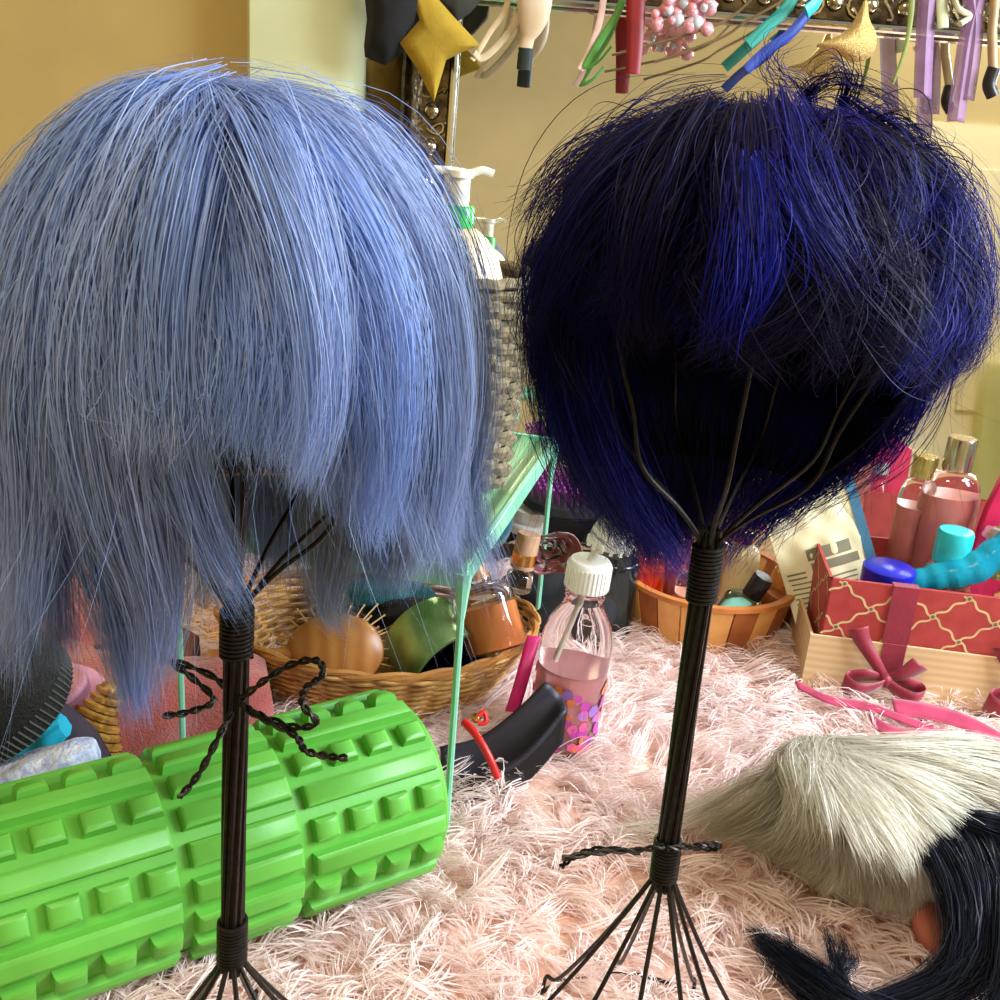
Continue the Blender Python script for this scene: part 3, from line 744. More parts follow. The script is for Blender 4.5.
g = G(); g.tube([Vector((-.036, 0, .004)), Vector((-.055, 0, .003)), Vector((-.08, 0, .002)), Vector((-.11, 0, .001))], lambda q: .008-.002*math.sin(q*PI)+.001*q, 12); g.build('handle', MC['brush_wood'], hb)
# green tape roll
gt_p = P(436, 650, .87)
Mg = align((.62, -.72, -.30), gt_p)
tr_ = thing('ribbon_roll', 'fat roll of glossy green foil tape in the low wicker basket', 'tape roll', Mg)
g = G(); g.lathe([(.038, -.026), (.0415, -.026), (.0425, -.024), (.0425, .024), (.0415, .026), (.038, .026), (.038, -.026)], 48); g.build('foil_band', mat('green_foil', (96, 136, 70), .25, metal=.5, c2=(164, 190, 130), scale=22, bump=.3, bscale=40), tr_)
g = G(); g.lathe([(.0, -.022), (.0378, -.022), (.0378, .022), (.034, .0225), (.032, .006), (.008, .004), (0, .006)], 40); g.build('core', mat('black_gloss', (14, 14, 16), .2), tr_)
# small helper for bottles
def bottle(name, label, at, up_d, r, h, body, liquid=None, fill=.6, cap=None, cap_r=None, cap_h=.02, neck_r=None, neck_h=.008, group=None, sx=1, sy=1, sh=.22, band=None, cat='bottle', twist=0):
    b = thing(name, label, cat, align(up_d, at, twist), group)
    neck_r = neck_r or r*.4; cap_r = cap_r or neck_r*1.25
    hs = h*(1-sh)
    prof = [(0, .0), (r*.9, 0), (r, r*.1), (r, hs)]
    for k in range(1, 6): a = k/5*PI/2; prof.append((neck_r+(r-neck_r)*math.cos(a), hs+(h-hs)*math.sin(a)))
    G().lathe(prof+[(neck_r, h+neck_h)], 32, sx=sx, sy=sy).build('body', body, b)
    if liquid:
        k_ = .93; f_ = h*fill
        pr = [(0, r*.08), (r*k_*.95, r*.08), (r*k_, r*.18)] + [(p[0]*k_, p[1]) for p in prof[3:] if p[1] < f_]
        lastr = pr[-1][0]
        G().lathe(pr+[(lastr, f_), (0, f_)], 32, sx=sx, sy=sy).build('liquid', liquid, b)
    if band: G().lathe([(cap_r*1.02, h+neck_h-.001), (cap_r*1.02, h+neck_h+cap_h*.3), (0, h+neck_h+cap_h*.3)], 28).build('band', band, b)
    if cap:
        z = h+neck_h*.4
        G().lathe([(cap_r, z), (cap_r, z+cap_h*.92), (cap_r*.92, z+cap_h), (0, z+cap_h)], 28).build('cap', cap, b)
    return b
gl_clear = glass('clear_glass', (250, 250, 248)); m_gold = mat('gold_metal', (222, 176, 96), .22, 1, var=.1); m_silver = mat('silver_metal', (214, 206, 190), .18, 1, var=.1)
bottle('perfume_bottle', 'small clear bottle of orange liquid leaning in the wicker basket beside the tape roll', P(497, 650, .86), (-.32, .35, .85), .028, .062, gl_clear, mat('orange_liquid', (226, 136, 70), .3, c2=(214, 120, 60)), .66, mat('amber_cap', (216, 150, 70), .2), .009, .016)
bottle('perfume_bottle', 'slim tan glass bottle with gold band standing behind the orange bottle', P(517, 590, .93), (.12, .1, .95), .013, .02, glass('smoke_glass', (226, 214, 200)), None, .6, mat('tan_cap', (188, 150, 120), .25), .0115, .034, band=m_gold)
# things behind / around the basket, each with a shape of its own
def cloth_blob(name, label, cat, c, R, m, seed, folds=6, amp=.22, flat=.6, tilt=0, group=None, lobes=3):
    rs = random.Random(seed); ps = [(rs.uniform(1, folds), rs.uniform(0, 6), rs.uniform(.3, 1)) for _ in range(5)]
    def f(u, v):
        a = 2*PI*u; b = PI*v
        d = 1
        for i, (k, ph_, w) in enumerate(ps): d += amp*w*.5*math.sin(round(k)*a+ph_+b*k)*math.sin(b)
        d -= amp*.8*abs(math.sin(a*lobes*.5+b*2+seed))*math.sin(b)
        return (R[0]*d*math.sin(b)*math.cos(a), R[1]*d*math.sin(b)*math.sin(a), R[2]*d*math.cos(b))
    o = G().grid(f, 72, 36, wrap=True).build(name, m)
    o.location = c; o.rotation_euler = (0, tilt, 0)
    tag(o, label, cat, group); return o
m_rose = mat('rose_satin', (120, 52, 48), .35, sheen=.4, c2=(80, 30, 32), scale=20)
def rosette(name, label, c, R, m, n=9):
    t = thing(name, label, 'hair accessory', Matrix.Translation(c))
    for k in range(n):
        a = k*2.4; r = R*(.15+.8*k/n)
        def f(u, v, a=a, r=r, k=k):
            th_ = a+(u-.5)*2.3; rr = r*(.75+.35*v)
            return (rr*math.cos(th_), -R*.5+R*.75*(1-k/n)-.25*R*v*v+.2*R*math.sin(u*9+k)*v-.1*R, rr*math.sin(th_)*.85)
        G().grid(f, 12, 6).build('petal', m, t, solid=.0012)
    return t
rosette('satin_rose', 'dark rose satin flower hair tie beneath the far end of the rack', P(551, 545, .98), .032, m_rose)
# purple-pinned brush
pbp = P(566, 500, 1.03); Mp = Matrix.Translation(pbp) @ rot('Z', -14) @ rot('X', 18)
pbr = thing('hairbrush', 'black paddle brush with purple ball-tipped pins behind the mint rack', 'hairbrush', Mp)
G().lathe([(0, -.006), (.034, -.005), (.037, 0), (.033, .007), (0, .009)], 36, sx=1.35, sy=.8).build('paddle', mat('charcoal_plastic', (44, 44, 48), .35), pbr)
g = G()
for i in range(-6, 7):
    for j in range(-3, 4):
        x, y = i*.0065+.0032*(j % 2), j*.0062
        if (x/.044)**2+(y/.024)**2 < 1: g.tube([Vector((x, y, .006)), Vector((x, y, .024))], .0006, 5); g.ball((x, y, .024), .0021, 8)
g.build('pins', mat('purple_pins', (150, 60, 150), .25), pbr)
G().tube([Vector((.045, 0, .001)), Vector((.08, 0, .001)), Vector((.12, 0, .001))], .009, 12).build('handle', MC['charcoal_plastic'], pbr)
# support stack behind: dark fabric pile under the brush
cloth_blob('folded_cloth', 'black folded cloth heaped under the purple-pinned brush', 'cloth', Vector((pbp.x, pbp.y, .03)), (.07, .05, .048), mat('black_cloth', (26, 25, 30), .85, bump=.3), 3)
cloth_blob('teal_pouch', 'dark teal satin pouch behind the wicker basket', 'pouch', P(492, 520, 1.0), (.022, .02, .03), mat('teal_satin', (18, 92, 104), .35, sheen=.3), 8)
cloth_blob('teal_scarf', 'crumpled dark teal scarf lying behind the wooden hairbrush', 'scarf', P(385, 597, .96), (.06, .03, .02), mat('teal_knit', (16, 84, 90), .7, bump=.3), 5)
cloth_blob('black_purse', 'black cloth purse lying in the basket above the tape roll', 'purse', P(420, 620, .935), (.055, .03, .022), mat('black_cloth2', (22, 22, 26), .8, bump=.3), 6)
bottle('white_jar', 'white plastic tub with domed lid under the rack near the teal pouch', P(525, 528, 1.04), (.1, -.1, 1), .022, .012, MC['white_plastic'], None, 0, MC['white_plastic'], .02, .012, neck_r=.018, sh=.4, cat='jar')
bottle('red_jar', 'round red jar with a white mark behind the low wicker basket', P(392, 570, .99), (0, -.4, 1), .024, .04, mat('red_lacquer', (196, 44, 56), .25), None, 0, mat('red_lid', (210, 70, 80), .25), .012, .008, sh=.7, cat='jar')
# gold box standing under the left end of the rack
def card_box(name, label, c, size, m, rz=0, ry=0, cat='box', bm=None):
    t = thing(name, label, cat, Matrix.Translation(c) @ rot('Z', rz) @ rot('Y', ry))
    sx, sy, sz = size
    G().box((-sx/2, -sy/2, 0), (sx/2, sy/2, sz*.7)).build('tray', m, t, bevel=.001)
    G().box((-sx/2-.001, -sy/2-.001, sz*.66), (sx/2+.001, sy/2+.001, sz)).build('lid', bm or m, t, bevel=.001)
    return t
card_box('gift_box', 'flat golden yellow card box behind the wooden hairbrush', Vector((P(255, 630, .97).x, .985, 0)), (.16, .07, P(255, 632, .97).z), mat('gold_card', (214, 160, 50), .4), rz=8, ry=0, bm=mat('gold_card_lid', (226, 176, 70), .4))

# pump bottle with confetti label
pbx = T(560, 740); Mb = Matrix.Translation(pbx) @ rot('Y', 3)
sb = thing('spray_bottle', 'clear bottle of pink liquid with white cap and confetti print beside the wicker basket', 'bottle', Mb)
hb_ = .135; rb_ = .031
profb = [(0, .001), (rb_*.85, 0), (rb_, .006), (rb_*.97, .05), (rb_, .09), (rb_*.98, .102), (rb_*.86, .117), (rb_*.62, .13), (rb_*.5, .138), (.0165, .141), (.0175, .143), (.0175, .146), (.014, .147), (.014, .152)]
G().lathe(profb, 40).build('body', glass('clear_plastic', (248, 240, 240), ior=1.3), sb)
G().lathe([(0, .003)] + [(r_*.94, max(z_, .003)) for r_, z_ in profb[1:4]]+[(rb_*.94, .078), (0, .078)], 40).build('liquid', mat('pink_liquid', (240, 172, 176), .15, trans=.55, ior=1.33, var=.03), sb)
m_dots = [mat('orange_dot', (244, 130, 50), .4), mat('magenta_dot', (196, 70, 170), .4), mat('violet_dot', (150, 110, 190), .4), mat('pink_dot', (236, 100, 150), .4)]
g = G(); rs = random.Random(5)
for k in range(130):
    a = rs.uniform(0, 2*PI); z = .008+.058*rs.random()**1.1; s_ = rs.uniform(.0034, .0056)
    g.add([((rb_+.0004)*math.cos(a+math.cos(b)*s_/rb_), (rb_+.0004)*math.sin(a+math.cos(b)*s_/rb_), z+math.sin(b)*s_) for b in [2*PI*q/10 for q in range(10)]], [tuple(range(10))], k % 4)
g.build('confetti_print', m_dots, sb)
m_trans = mat('frosted_plastic', (240, 240, 236), .3, trans=.1, var=.02)
g = G(); g.lathe([(.0185, .150), (.0185, .172), (.0165, .175), (0, .175)], 32)
for k in range(32): a = 2*PI*k/32; g.box((-.0005, .018, .151), (.0005, .0192, .171), M=rot('Z', math.degrees(a)))
g.build('cap', m_trans, sb)
g = G(); g.tube([Vector((0, 0, .174)), Vector((.006, 0, .196))], .0035, 10); g.tube([Vector((0, 0, .15)), Vector((-.012, .004, .08)), Vector((-.018, .006, .02))], .0022, 8); g.build('dip_tube', mat('tube_plastic', (240, 236, 226), .3, trans=.2), sb)
g = G(tl(.0, 0, .0) @ rot('Y', 4)); g.lathe([(.004, .186), (.016, .190), (.0185, .196), (.017, .203), (.011, .218), (.008, .222), (0, .223)], 28)
for k in range(14): a = 2*PI*k/14; g.box((-.0012, .0165, .1885), (.0012, .0195, .195), M=rot('Z', math.degrees(a)))
g.build('nozzle', m_trans, sb)
# hot pink ribbon strip beside it
rb0 = [P(534, 636, .86), P(526, 665, .84), P(519, 690, .83), P(512, 712, .825)]
def band(name, pts, width, m, parent=None, wdir=Vector((1, 0, 0)), label=None, cat=None, th=.0008, wave=0, group=None, world=False, taper=None):
    sp = spline(pts, 8); n_ = len(sp); vs = []
    for i, p in enumerate(sp):
        w = width*(taper(i/(n_-1)) if taper else 1); wd = wdir(i/(n_-1)) if callable(wdir) else wdir
        wd = wd.normalized()
        for q in (-.5, -.25, 0, .25, .5): vs.append(p+wd*(w*q)+Vector((0, -1, .3))*(wave*math.cos(q*6)))
    fs = [(i*5+k, i*5+k+1, (i+1)*5+k+1, (i+1)*5+k) for i in range(n_-1) for k in range(4)]
    o = G().add(vs, fs).build(name, m, parent, world=world, solid=th)
    if label: tag(o, label, cat, group)
    return o
m_hot = mat('hot_pink_ribbon', (226, 40, 130), .4)
band('ribbon', rb0, .012, m_hot, label='short hot pink ribbon hanging between basket and confetti bottle', cat='ribbon', wave=.001)

# black curved case with red cord
m_case = mat('black_case', (26, 24, 32), .6, var=.1)
cc0 = T(438, 800, .012); 
cs = thing('fan_case', 'black curved leaf-shaped case with red cord beside the roller', 'case', Matrix.Translation(Vector((T(500, 780).x, T(500, 780).y, 0))))
c_l = [P(440, 748, .765), P(478, 738, .77), P(514, 713, .775), P(546, 683, .78)]
c_m = [P(440, 778, .742), P(482, 778, .742), P(526, 754, .75), P(566, 708, .77)]
c_b = [T(440, 800, .004), T(480, 798, .004), T(525, 782, .006), P(562, 742, .765)]
def surf3(a, b, c):
    A, B, C_ = spline(a, 7), spline(b, 7), spline(c, 7); n_ = len(A)
    def f(u, v):
        i = min(int(u*(n_-1)+.5), n_-1); p, q, r = A[i], B[i], C_[i]
        return (1-v)*(1-v)*p+2*v*(1-v)*(q+Vector((0, .006, -.002)))+v*v*r
    return f, n_
f, n_ = surf3(c_l, [x+Vector((0, .02, 0)) for x in c_m], [x+Vector((0, -.004, 0)) for x in c_m])
G().grid(f, n_, 9).build('scooped_flap', mat('grey_flap', (46, 42, 54), .5), cs, world=True, solid=.004)
f, n_ = surf3(c_m, [(a+b)/2+Vector((0, -.004, 0)) for a, b in zip(c_m, c_b)], c_b)
G().grid(f, n_, 9).build('front_panel', mat('black_case_front', (16, 16, 20), .4), cs, world=True, solid=.004)
f, n_ = surf3([x+Vector((0, .02, 0)) for x in c_l], [x+Vector((0, .035, -.02)) for x in c_m], [x+Vector((0, .05, 0)) for x in c_b])
m_red = mat('red_cord', (206, 34, 30), .35)
G().tube(spline([P(464, 722, .75), P(476, 735, .738), P(488, 755, .728), P(498, 778, .722)], 6), .0034, 10).build('red_cord', m_red, cs, world=True)
g = G(); g.ball(P(476, 718, .752), .0042, 12); g.build('gold_bead', m_gold, cs, world=True)
G().tube(spline([P(476, 718, .75), P(484, 712, .755), P(486, 722, .75), P(478, 724, .748)], 5), .002, 8).build('cord_knot', m_red, cs, world=True)

# ------------------------------------------------------------------ wooden tub with perfume bottles
tc_ = T(706, 640); tc_.z = 0; tc_.y += .045
tub = thing('wooden_tub', 'round wooden tub of light and dark staves behind the right wire stand', 'tub', Matrix.Translation(tc_))
Rt, Rb, Ht = .098, .082, .062
m_st = [mat('pine_stave', (232, 176, 104), .45, c2=(214, 150, 80), scale=30), mat('cedar_stave', (176, 104, 54), .45, c2=(150, 84, 40), scale=30)]
NS = 22; g = G()
for k in range(NS):
    a0 = 2*PI*k/NS+.01; a1 = 2*PI*(k+1)/NS-.01
    vs = []
    for (z, ro, ri) in ((0, Rb, Rb-.006), (Ht, Rt, Rt-.006)):
        for r in (ro, ri):
            for q in range(4): a = a0+(a1-a0)*q/3; vs.append((r*math.cos(a), r*math.sin(a), z))
    fs = []
    for q in range(3): fs += [(q, q+1, 9+q, 8+q), (4+q+1, 4+q, 12+q, 12+q+1), (8+q, 9+q, 13+q, 12+q), (q+1, q, 4+q, 5+q)]
    fs += [(0, 8, 12, 4), (3, 7, 15, 11)]
    g.add(vs, fs, k % 2 if k % 5 else 0)
g.build('staves', m_st, tub)
G().lathe([(0, .002), (Rb-.005, .002), (Rb-.004, .006), (0, .006)], 32).build('tub_floor', m_st[0], tub)
G().lathe([(Rt-.0065, Ht-.004), (Rt+.001, Ht-.004), (Rt+.001, Ht+.001), (Rt-.0065, Ht+.001), (Rt-.0065, Ht-.004)], 48).build('rim', mat('stained_rim', (196, 120, 56), .4), tub)
am = glass('amber_glass', (226, 120, 30)); brn = glass('brown_glass', (170, 90, 60)); pinkg = glass('blush_glass', (240, 190, 180))
def tp(x, y, dy): p = P(x, y, tc_.y+dy); return Vector((p.x, p.y, .014))
mk = lambda lab, x, dy, r, h, body, liq, fill, cap, capr, caph, up=(0, 0, 1), **k_: bottle('perfume_bottle', lab, tp(x, 600, dy), up, r, h, body, liq, fill, cap, capr, caph, **k_)
mk('amber perfume bottle standing at the left edge of the wooden tub', 640, -.01, .024, .075, am, mat('amber_liquid', (232, 116, 30), .2), .7, glass('cap_clear', (236, 226, 214)), .012, .018)
mk('tall clear perfume bottle with gold stopper in the wooden tub', 668, .02, .017, .085, pinkg, mat('brown_liquid', (196, 112, 76), .3), .5, m_gold, .011, .024)
mk('squat bottle with gold collar just left of the wire pole in the tub', 690, -.035, .018, .06, gl_clear, mat('rose_liquid', (214, 150, 130), .3), .6, m_gold, .009, .01)
mk('round green-tinted perfume bottle with dark cap in the tub', 733, -.045, .024, .045, glass('sea_glass', (150, 200, 180)), mat('green_liquid', (90, 140, 104), .3), .5, mat('black_cap_p', (24, 24, 30), .25), .011, .026, up=(.35, -.1, .9))
mk('cream disc-shaped perfume bottle behind the green-tinted one', 735, .02, .02, .075, mat('cream_enamel', (226, 206, 160), .3), None, 0, m_gold, .011, .014)
mk('clear perfume bottle with gold ringed cap leaning against the red gift box', 772, -.01, .02, .07, glass('clear_amber', (240, 200, 160)), mat('tea_liquid', (176, 112, 70), .3), .45, glass('cap_pink', (240, 204, 190)), .0135, .034, up=(.28, 0, .95), band=m_gold)
mk('brown glass perfume bottle at the back of the wooden tub', 705, .045, .022, .07, brn, None, 0, m_gold, .012, .02)

# dark jar between confetti bottle and tub
bottle('candle_jar', 'dark green glass jar standing just left of the wooden tub', Vector((T(612, 640).x-.002, T(612, 640).y+.02, 0)), (0, 0, 1), .024, .085, mat('dark_glass', (20, 34, 34), .08, coat=.5), None, 0, None, sh=.1, neck_r=.022, cat='jar')

# ------------------------------------------------------------------ gift box with bows
b0 = T(803, 690); b1 = T(1000, 716)
bx_ = Vector((b1.x-b0.x, b1.y-b0.y, 0)).normalized(); rzb = math.degrees(math.atan2(bx_.y, bx_.x))
MB_ = Matrix.Translation(Vector((b0.x, b0.y, 0))) @ rot('Z', rzb)
BW, BD = .36, .14; h1 = P(803, 634, b0.y).z; h2 = P(818, 577, b0.y+.004).z
gb = thing('gift_box', 'red trellis-patterned gift box with crimson bows and pale lower tray, filled with toiletries', 'gift box', MB_)
m_kraft = wave_mat('ribbed_kraft', (212, 182, 140), (200, 166, 122), 40, .7, 'Z', .3)
m_rbox = mat('brick_red_card', (166, 58, 54), .6, c2=(150, 46, 46), scale=60)
G().box((0, 0, 0), (BW, .003, h1)).box((0, BD, 0), (BW, BD+.003, h1)).box((-.003, 0, 0), (0, BD+.003, h1)).box((BW, 0, 0), (BW+.003, BD, h1)).box((0, 0, 0), (BW, BD, .003)).build('lower_tray', m_kraft, gb)
m_lat = mat('beige_print', (214, 184, 134), .6); m_node = mat('grey_print', (110, 104, 84), .6)
g = G(); i0 = .006
g.box((i0, .004, .004), (BW-i0, .008, h2)).box((i0, BD-.006, .004), (BW-i0, BD-.002, h2)).box((i0, .004, .004), (i0+.003, BD-.003, h2)).box((BW-i0-.003, .004, .004), (BW-i0, BD-.003, h2))
cw, ch_ = .058, .046
def lattice(fr_x0, fr_x1, z0, z1, place):
    def node(i, j): return (i*cw/2+.02, z0+.012+j*ch_/2)
    def seg(p, q):
        N = 14; L_ = []
        for k in range(N+1):
            t = k/N; off_ = .0017*math.sin(t*4*PI)
            dx, dz = q[0]-p[0], q[1]-p[1]; l = math.hypot(dx, dz)
            L_.append((p[0]+dx*t-dz/l*off_, p[1]+dz*t+dx/l*off_))
        for a, b in zip(L_, L_[1:]):
            if min(a[0], b[0]) < fr_x0 or max(a[0], b[0]) > fr_x1 or min(a[1], b[1]) < z0 or max(a[1], b[1]) > z1: continue
            dx, dz = b[0]-a[0], b[1]-a[1]; l = math.hypot(dx, dz)+1e-9; nx, nz = -dz/l*.0011, dx/l*.0011
            g.add([place(a[0]-nx, a[1]-nz), place(b[0]-nx, b[1]-nz), place(b[0]+nx, b[1]+nz), place(a[0]+nx, a[1]+nz)], [(0, 1, 2, 3)], 1)
    for i in range(-1, 14):
        for j in range(-2, 5):
            if (i+j) % 2: continue
            p = node(i, j); seg(p, node(i+1, j+1)); seg(p, node(i+1, j-1))
            if fr_x0 < p[0]-.002 and p[0]+.002 < fr_x1 and z0+.002 < p[1] < z1-.002:
                g.add([place(p[0]+.0032*math.cos(q*PI/4), p[1]+.0032*math.sin(q*PI/4), .0003) for q in range(8)], [tuple(range(8))], 1)
                g.add([place(p[0]+.002*math.cos(q*PI/4), p[1]+.002*math.sin(q*PI/4), .0005) for q in range(8)], [tuple(range(8))], 2)
lattice(i0, BW-i0, h1-.002, h2, lambda x, z, e=0: (x, .0037-e, z))
lattice(.004, BD-.004, h1-.002, h2, lambda x, z, e=0: (i0-.0003-e, x, z))
g.build('patterned_sleeve', [m_rbox, m_lat, m_node], gb)
m_crim = mat('crimson_ribbon', (140, 22, 48), .5, sheen=.3, bump=.15, bscale=400, c2=(120, 16, 40))
def bow(xc, zc):
    t = G(); g = t
    def rb2(pts, w, wd=Vector((1, 0, 0)), tp_=None):
        sp = spline([Vector(p) for p in pts], 7); n_ = len(sp); vs = []
        for i, p in enumerate(sp):
            ww = w*(tp_(i/(n_-1)) if tp_ else 1)
            for q in (-.5, 0, .5): vs.append(p+wd*(ww*q)+Vector((0, -.001*math.cos(q*3), 0)))
        g.add(vs, [(i*3+k, i*3+k+1, (i+1)*3+k+1, (i+1)*3+k) for i in range(n_-1) for k in range(2)])
    up = Vector((.25, 0, 1))
    rb2([(xc-.003, -.006, zc), (xc-.02, -.011, zc+.003), (xc-.036, -.010, zc-.003), (xc-.041, -.017, zc-.006), (xc-.030, -.025, zc-.008), (xc-.014, -.020, zc-.006), (xc, -.012, zc-.001)], .021, Vector((.12, -.15, 1)).normalized(), lambda t: .35+.65*math.sin(t*PI))
    rb2([(xc+.003, -.006, zc), (xc+.018, -.011, zc+.001), (xc+.031, -.010, zc-.006), (xc+.034, -.018, zc-.010), (xc+.024, -.024, zc-.011), (xc+.012, -.019, zc-.007), (xc, -.012, zc-.001)], .021, Vector((.15, -.15, 1)).normalized(), lambda t: .35+.65*math.sin(t*PI))
    rb2([(xc, -.007, zc), (xc-.014, -.009, zc+.018), (xc-.028, -.005, zc+.036), (xc-.034, -.003, zc+.048)], .018, Vector((.9, 0, .35)), lambda t: .5+.6*t)
    rb2([(xc, -.007, zc), (xc+.012, -.012, zc+.008), (xc+.028, -.01, zc+.022)], .020, Vector((.75, 0, -.5)), lambda t: .35+.75*t)
    rb2([(xc, -.008, zc), (xc+.02, -.018, zc-.014), (xc+.042, -.024, zc-.03)], .018, Vector((.5, 0, .7)), lambda t: .5+.6*t)
    g.ball((xc, -.009, zc-.001), .0065, 12, sz=1.1)
    return g
zk = .028; xr1 = (P(893, 640, b0.y).x-b0.x); xr2 = xr1+.135
for xr in (xr1, xr2):
    G().box((xr-.012, .0012, h1-.004), (xr+.012, .0035, h2)).box((xr-.012, .0012, h2), (xr+.012, .012, h2+.001)).box((xr-.011, -.0012, zk), (xr+.011, .0, h1+.001)).build('ribbon_strap', m_crim, gb)
    bow(xr-.004, zk).build('bow', m_crim, gb, solid=.0008)
# ribbon tails over the fur
m_sat = mat('raspberry_satin', (190, 60, 100), .35, sheen=.3, c2=(160, 40, 80))
fl = lambda x, y, z=.022: T(x, y, z)
band('ribbon', [fl(796, 684), fl(830, 700), fl(870, 707), fl(905, 720), fl(935, 730)], .012, m_sat, label='narrow raspberry satin ribbon trailing over the fur below the left bow', cat='ribbon', wdir=Vector((0, 1, .25)), th=.0006)
band('ribbon', [fl(893, 706, .024), fl(930, 712, .026), fl(965, 722, .026), fl(1000, 740, .024), fl(1030, 760, .02)], .022, m_sat, label='wide raspberry satin ribbon running to the right over the fur', cat='ribbon', wdir=Vector((.1, 1, .25)), th=.0006)
band('ribbon', [fl(870, 720, .018), fl(900, 735, .02), fl(945, 735, .02)], .02, m_sat, label='short raspberry satin ribbon end nearest the ash blonde wig', cat='ribbon', wdir=Vector((.1, 1, .2)), th=.0006)

# contents of the box (standing on its floor)
def bxp(x, y, dep):
    """point inside the box seen at a place, at depth dep behind its front"""
    p = P(x, y, b0.y+dep+.005); return Vector((p.x, p.y, 0.0045))
def zat(x, y, dep): return P(x, y, b0.y+dep+.005).z
# foil packet with printed back
pkM = Matrix.Translation(bxp(872, 560, .06)) @ rot('Z', rzb-3) @ rot('X', -12) @ rot('Y', -24)
pk_ = thing('sheet_mask_packet', 'pale printed packet with barcode and blue edge standing in the gift box', 'packet', pkM)
hw, hh = .044, .19
def pf(side_):
    def f(u, v):
        x = (u-.5)*2*hw; z = v*hh; b = .006*math.sin(u*PI)*math.sin(v*PI)+.0012*math.sin(u*19+v*7)*math.sin(v*17)
        return (x, side_*b, z)
    return f
g = G(); g.grid(pf(-1), 24, 36); g.grid(pf(1), 24, 36); g.build('pouch', mat('packet_cream', (236, 228, 190), .4, c2=(214, 208, 168), scale=18), pk_)
g = G(); g.box((hw-.001, -.0012, 0), (hw+.009, .0012, hh)); g.build('blue_edge', mat('packet_blue', (70, 120, 150), .4), pk_)
m_ink = mat('grey_ink', (130, 126, 100), .6); m_ink2 = mat('dark_ink', (70, 70, 56), .6)
g = G()
def on(u0, u1, v0, v1, mi):
    f = pf(-1); q = []
    for a in range(5):
        for b in (v0, v1): p = f(u0+(u1-u0)*a/4, b); q.append((p[0], p[1]-.0006, p[2]))
    g.add(q, [(i*2, i*2+2, i*2+3, i*2+1) for i in range(4)], mi)
on(.34, .86, .60, .665, 0); on(.36, .92, .535, .585, 0)
for k in range(16):
    rs = random.Random(k); v_ = .12+.028*k
    if .50 < v_ < .68: on(.06, .28, v_, v_+.010, 0)
    elif v_ < .36: on(.08, .30+rs.random()*.15, v_, v_+.010, 0)
    else: on(.08, .30+rs.random()*.2, v_, v_+.008, 0); on(.5, .75+rs.random()*.15, v_, v_+.008, 0)
x_ = .60
for k in range(13):
    w_ = random.Random(k+50).choice([.008, .014, .02]); on(x_, x_+w_, .28, .38, 1); x_ += w_+.012
g.build('print', [m_ink, m_ink2], pk_)
# blush lotion bottles
m_blush = mat('blush_lotion', (222, 130, 120), .35, c2=(210, 116, 108), trans=.25)
hB1 = zat(938, 470, .10)-.0045
bottle('lotion_bottle', 'pink lotion bottle with tall mirror-silver cap in the gift box', bxp(935, 560, .10), (0, 0, 1), .031, hB1, gl_clear, m_blush, .88, m_silver, .0145, .033, neck_r=.014, sh=.16, sy=.7)
hB2 = zat(902, 478, .112)-.0045
bottle('lotion_bottle', 'smaller pink lotion bottle with pale gold cap behind the printed packet', bxp(904, 560, .112), (0, 0, 1), .020, hB2, gl_clear, m_blush, .85, mat('pale_gold', (206, 190, 120), .25, .8), .0125, .023, neck_r=.012, sh=.14)
hB3 = zat(947, 562, .045)-.0045
bottle('toner_bottle', 'squat rosy bottle with turquoise screw cap at the front of the gift box', bxp(945, 580, .045), (0, 0, 1), .026, hB3, glass('rosy_clear', (244, 200, 190)), mat('rosy_gel', (226, 150, 140), .3, trans=.4), .8, mat('turquoise_cap', (40, 196, 204), .3, trans=.15), .0175, .032, neck_r=.015, sh=.3, neck_h=.006)
hB4 = zat(985, 545, .07)-.0045
bottle('travel_bottle', 'clear bottle with pale grey cap half hidden by the turquoise sleeve', bxp(988, 580, .075), (0, 0, 1), .016, hB4, gl_clear, None, 0, mat('grey_cap', (190, 176, 170), .35), .013, .016)
# blue lidded pot
hl = zat(886, 584, .02)
bp2 = bottle('cream_pot', 'pot with a flat royal blue lid at the front edge of the gift box', bxp(886, 584, .027), (0, 0, 1), .024, hl-.008, mat('blue_pot', (60, 70, 170), .3), None, 0, mat('royal_blue_lid', (26, 32, 170), .3), .0255, .018, neck_r=.022, sh=.08, neck_h=.004, cat='pot')
# turquoise translucent sleeve
g = G(); pth = spline([bxp(912, 580, .03)+Vector((0, 0, zat(912, 585, .03))), bxp(940, 575, .03)+Vector((0, 0, zat(940, 580, .03))), bxp(975, 565, .03)+Vector((0, 0, zat(975, 572, .03))), bxp(1005, 545, .035)+Vector((0, 0, zat(1005, 550, .035))), bxp(1040, 520, .04)+Vector((0, 0, zat(1040, 520, .04)))], 6)
g.tube(pth, lambda q: .010+.006*math.sin(q*PI)+.001*math.sin(q*40), 14)
o = g.build('plastic_sleeve', mat('turquoise_film', (30, 176, 206), .12, trans=.55, ior=1.2, bump=.4, bscale=60, c2=(60, 200, 220))); tag(o, 'crinkled translucent turquoise plastic sleeve across the front of the gift box', 'plastic sleeve')
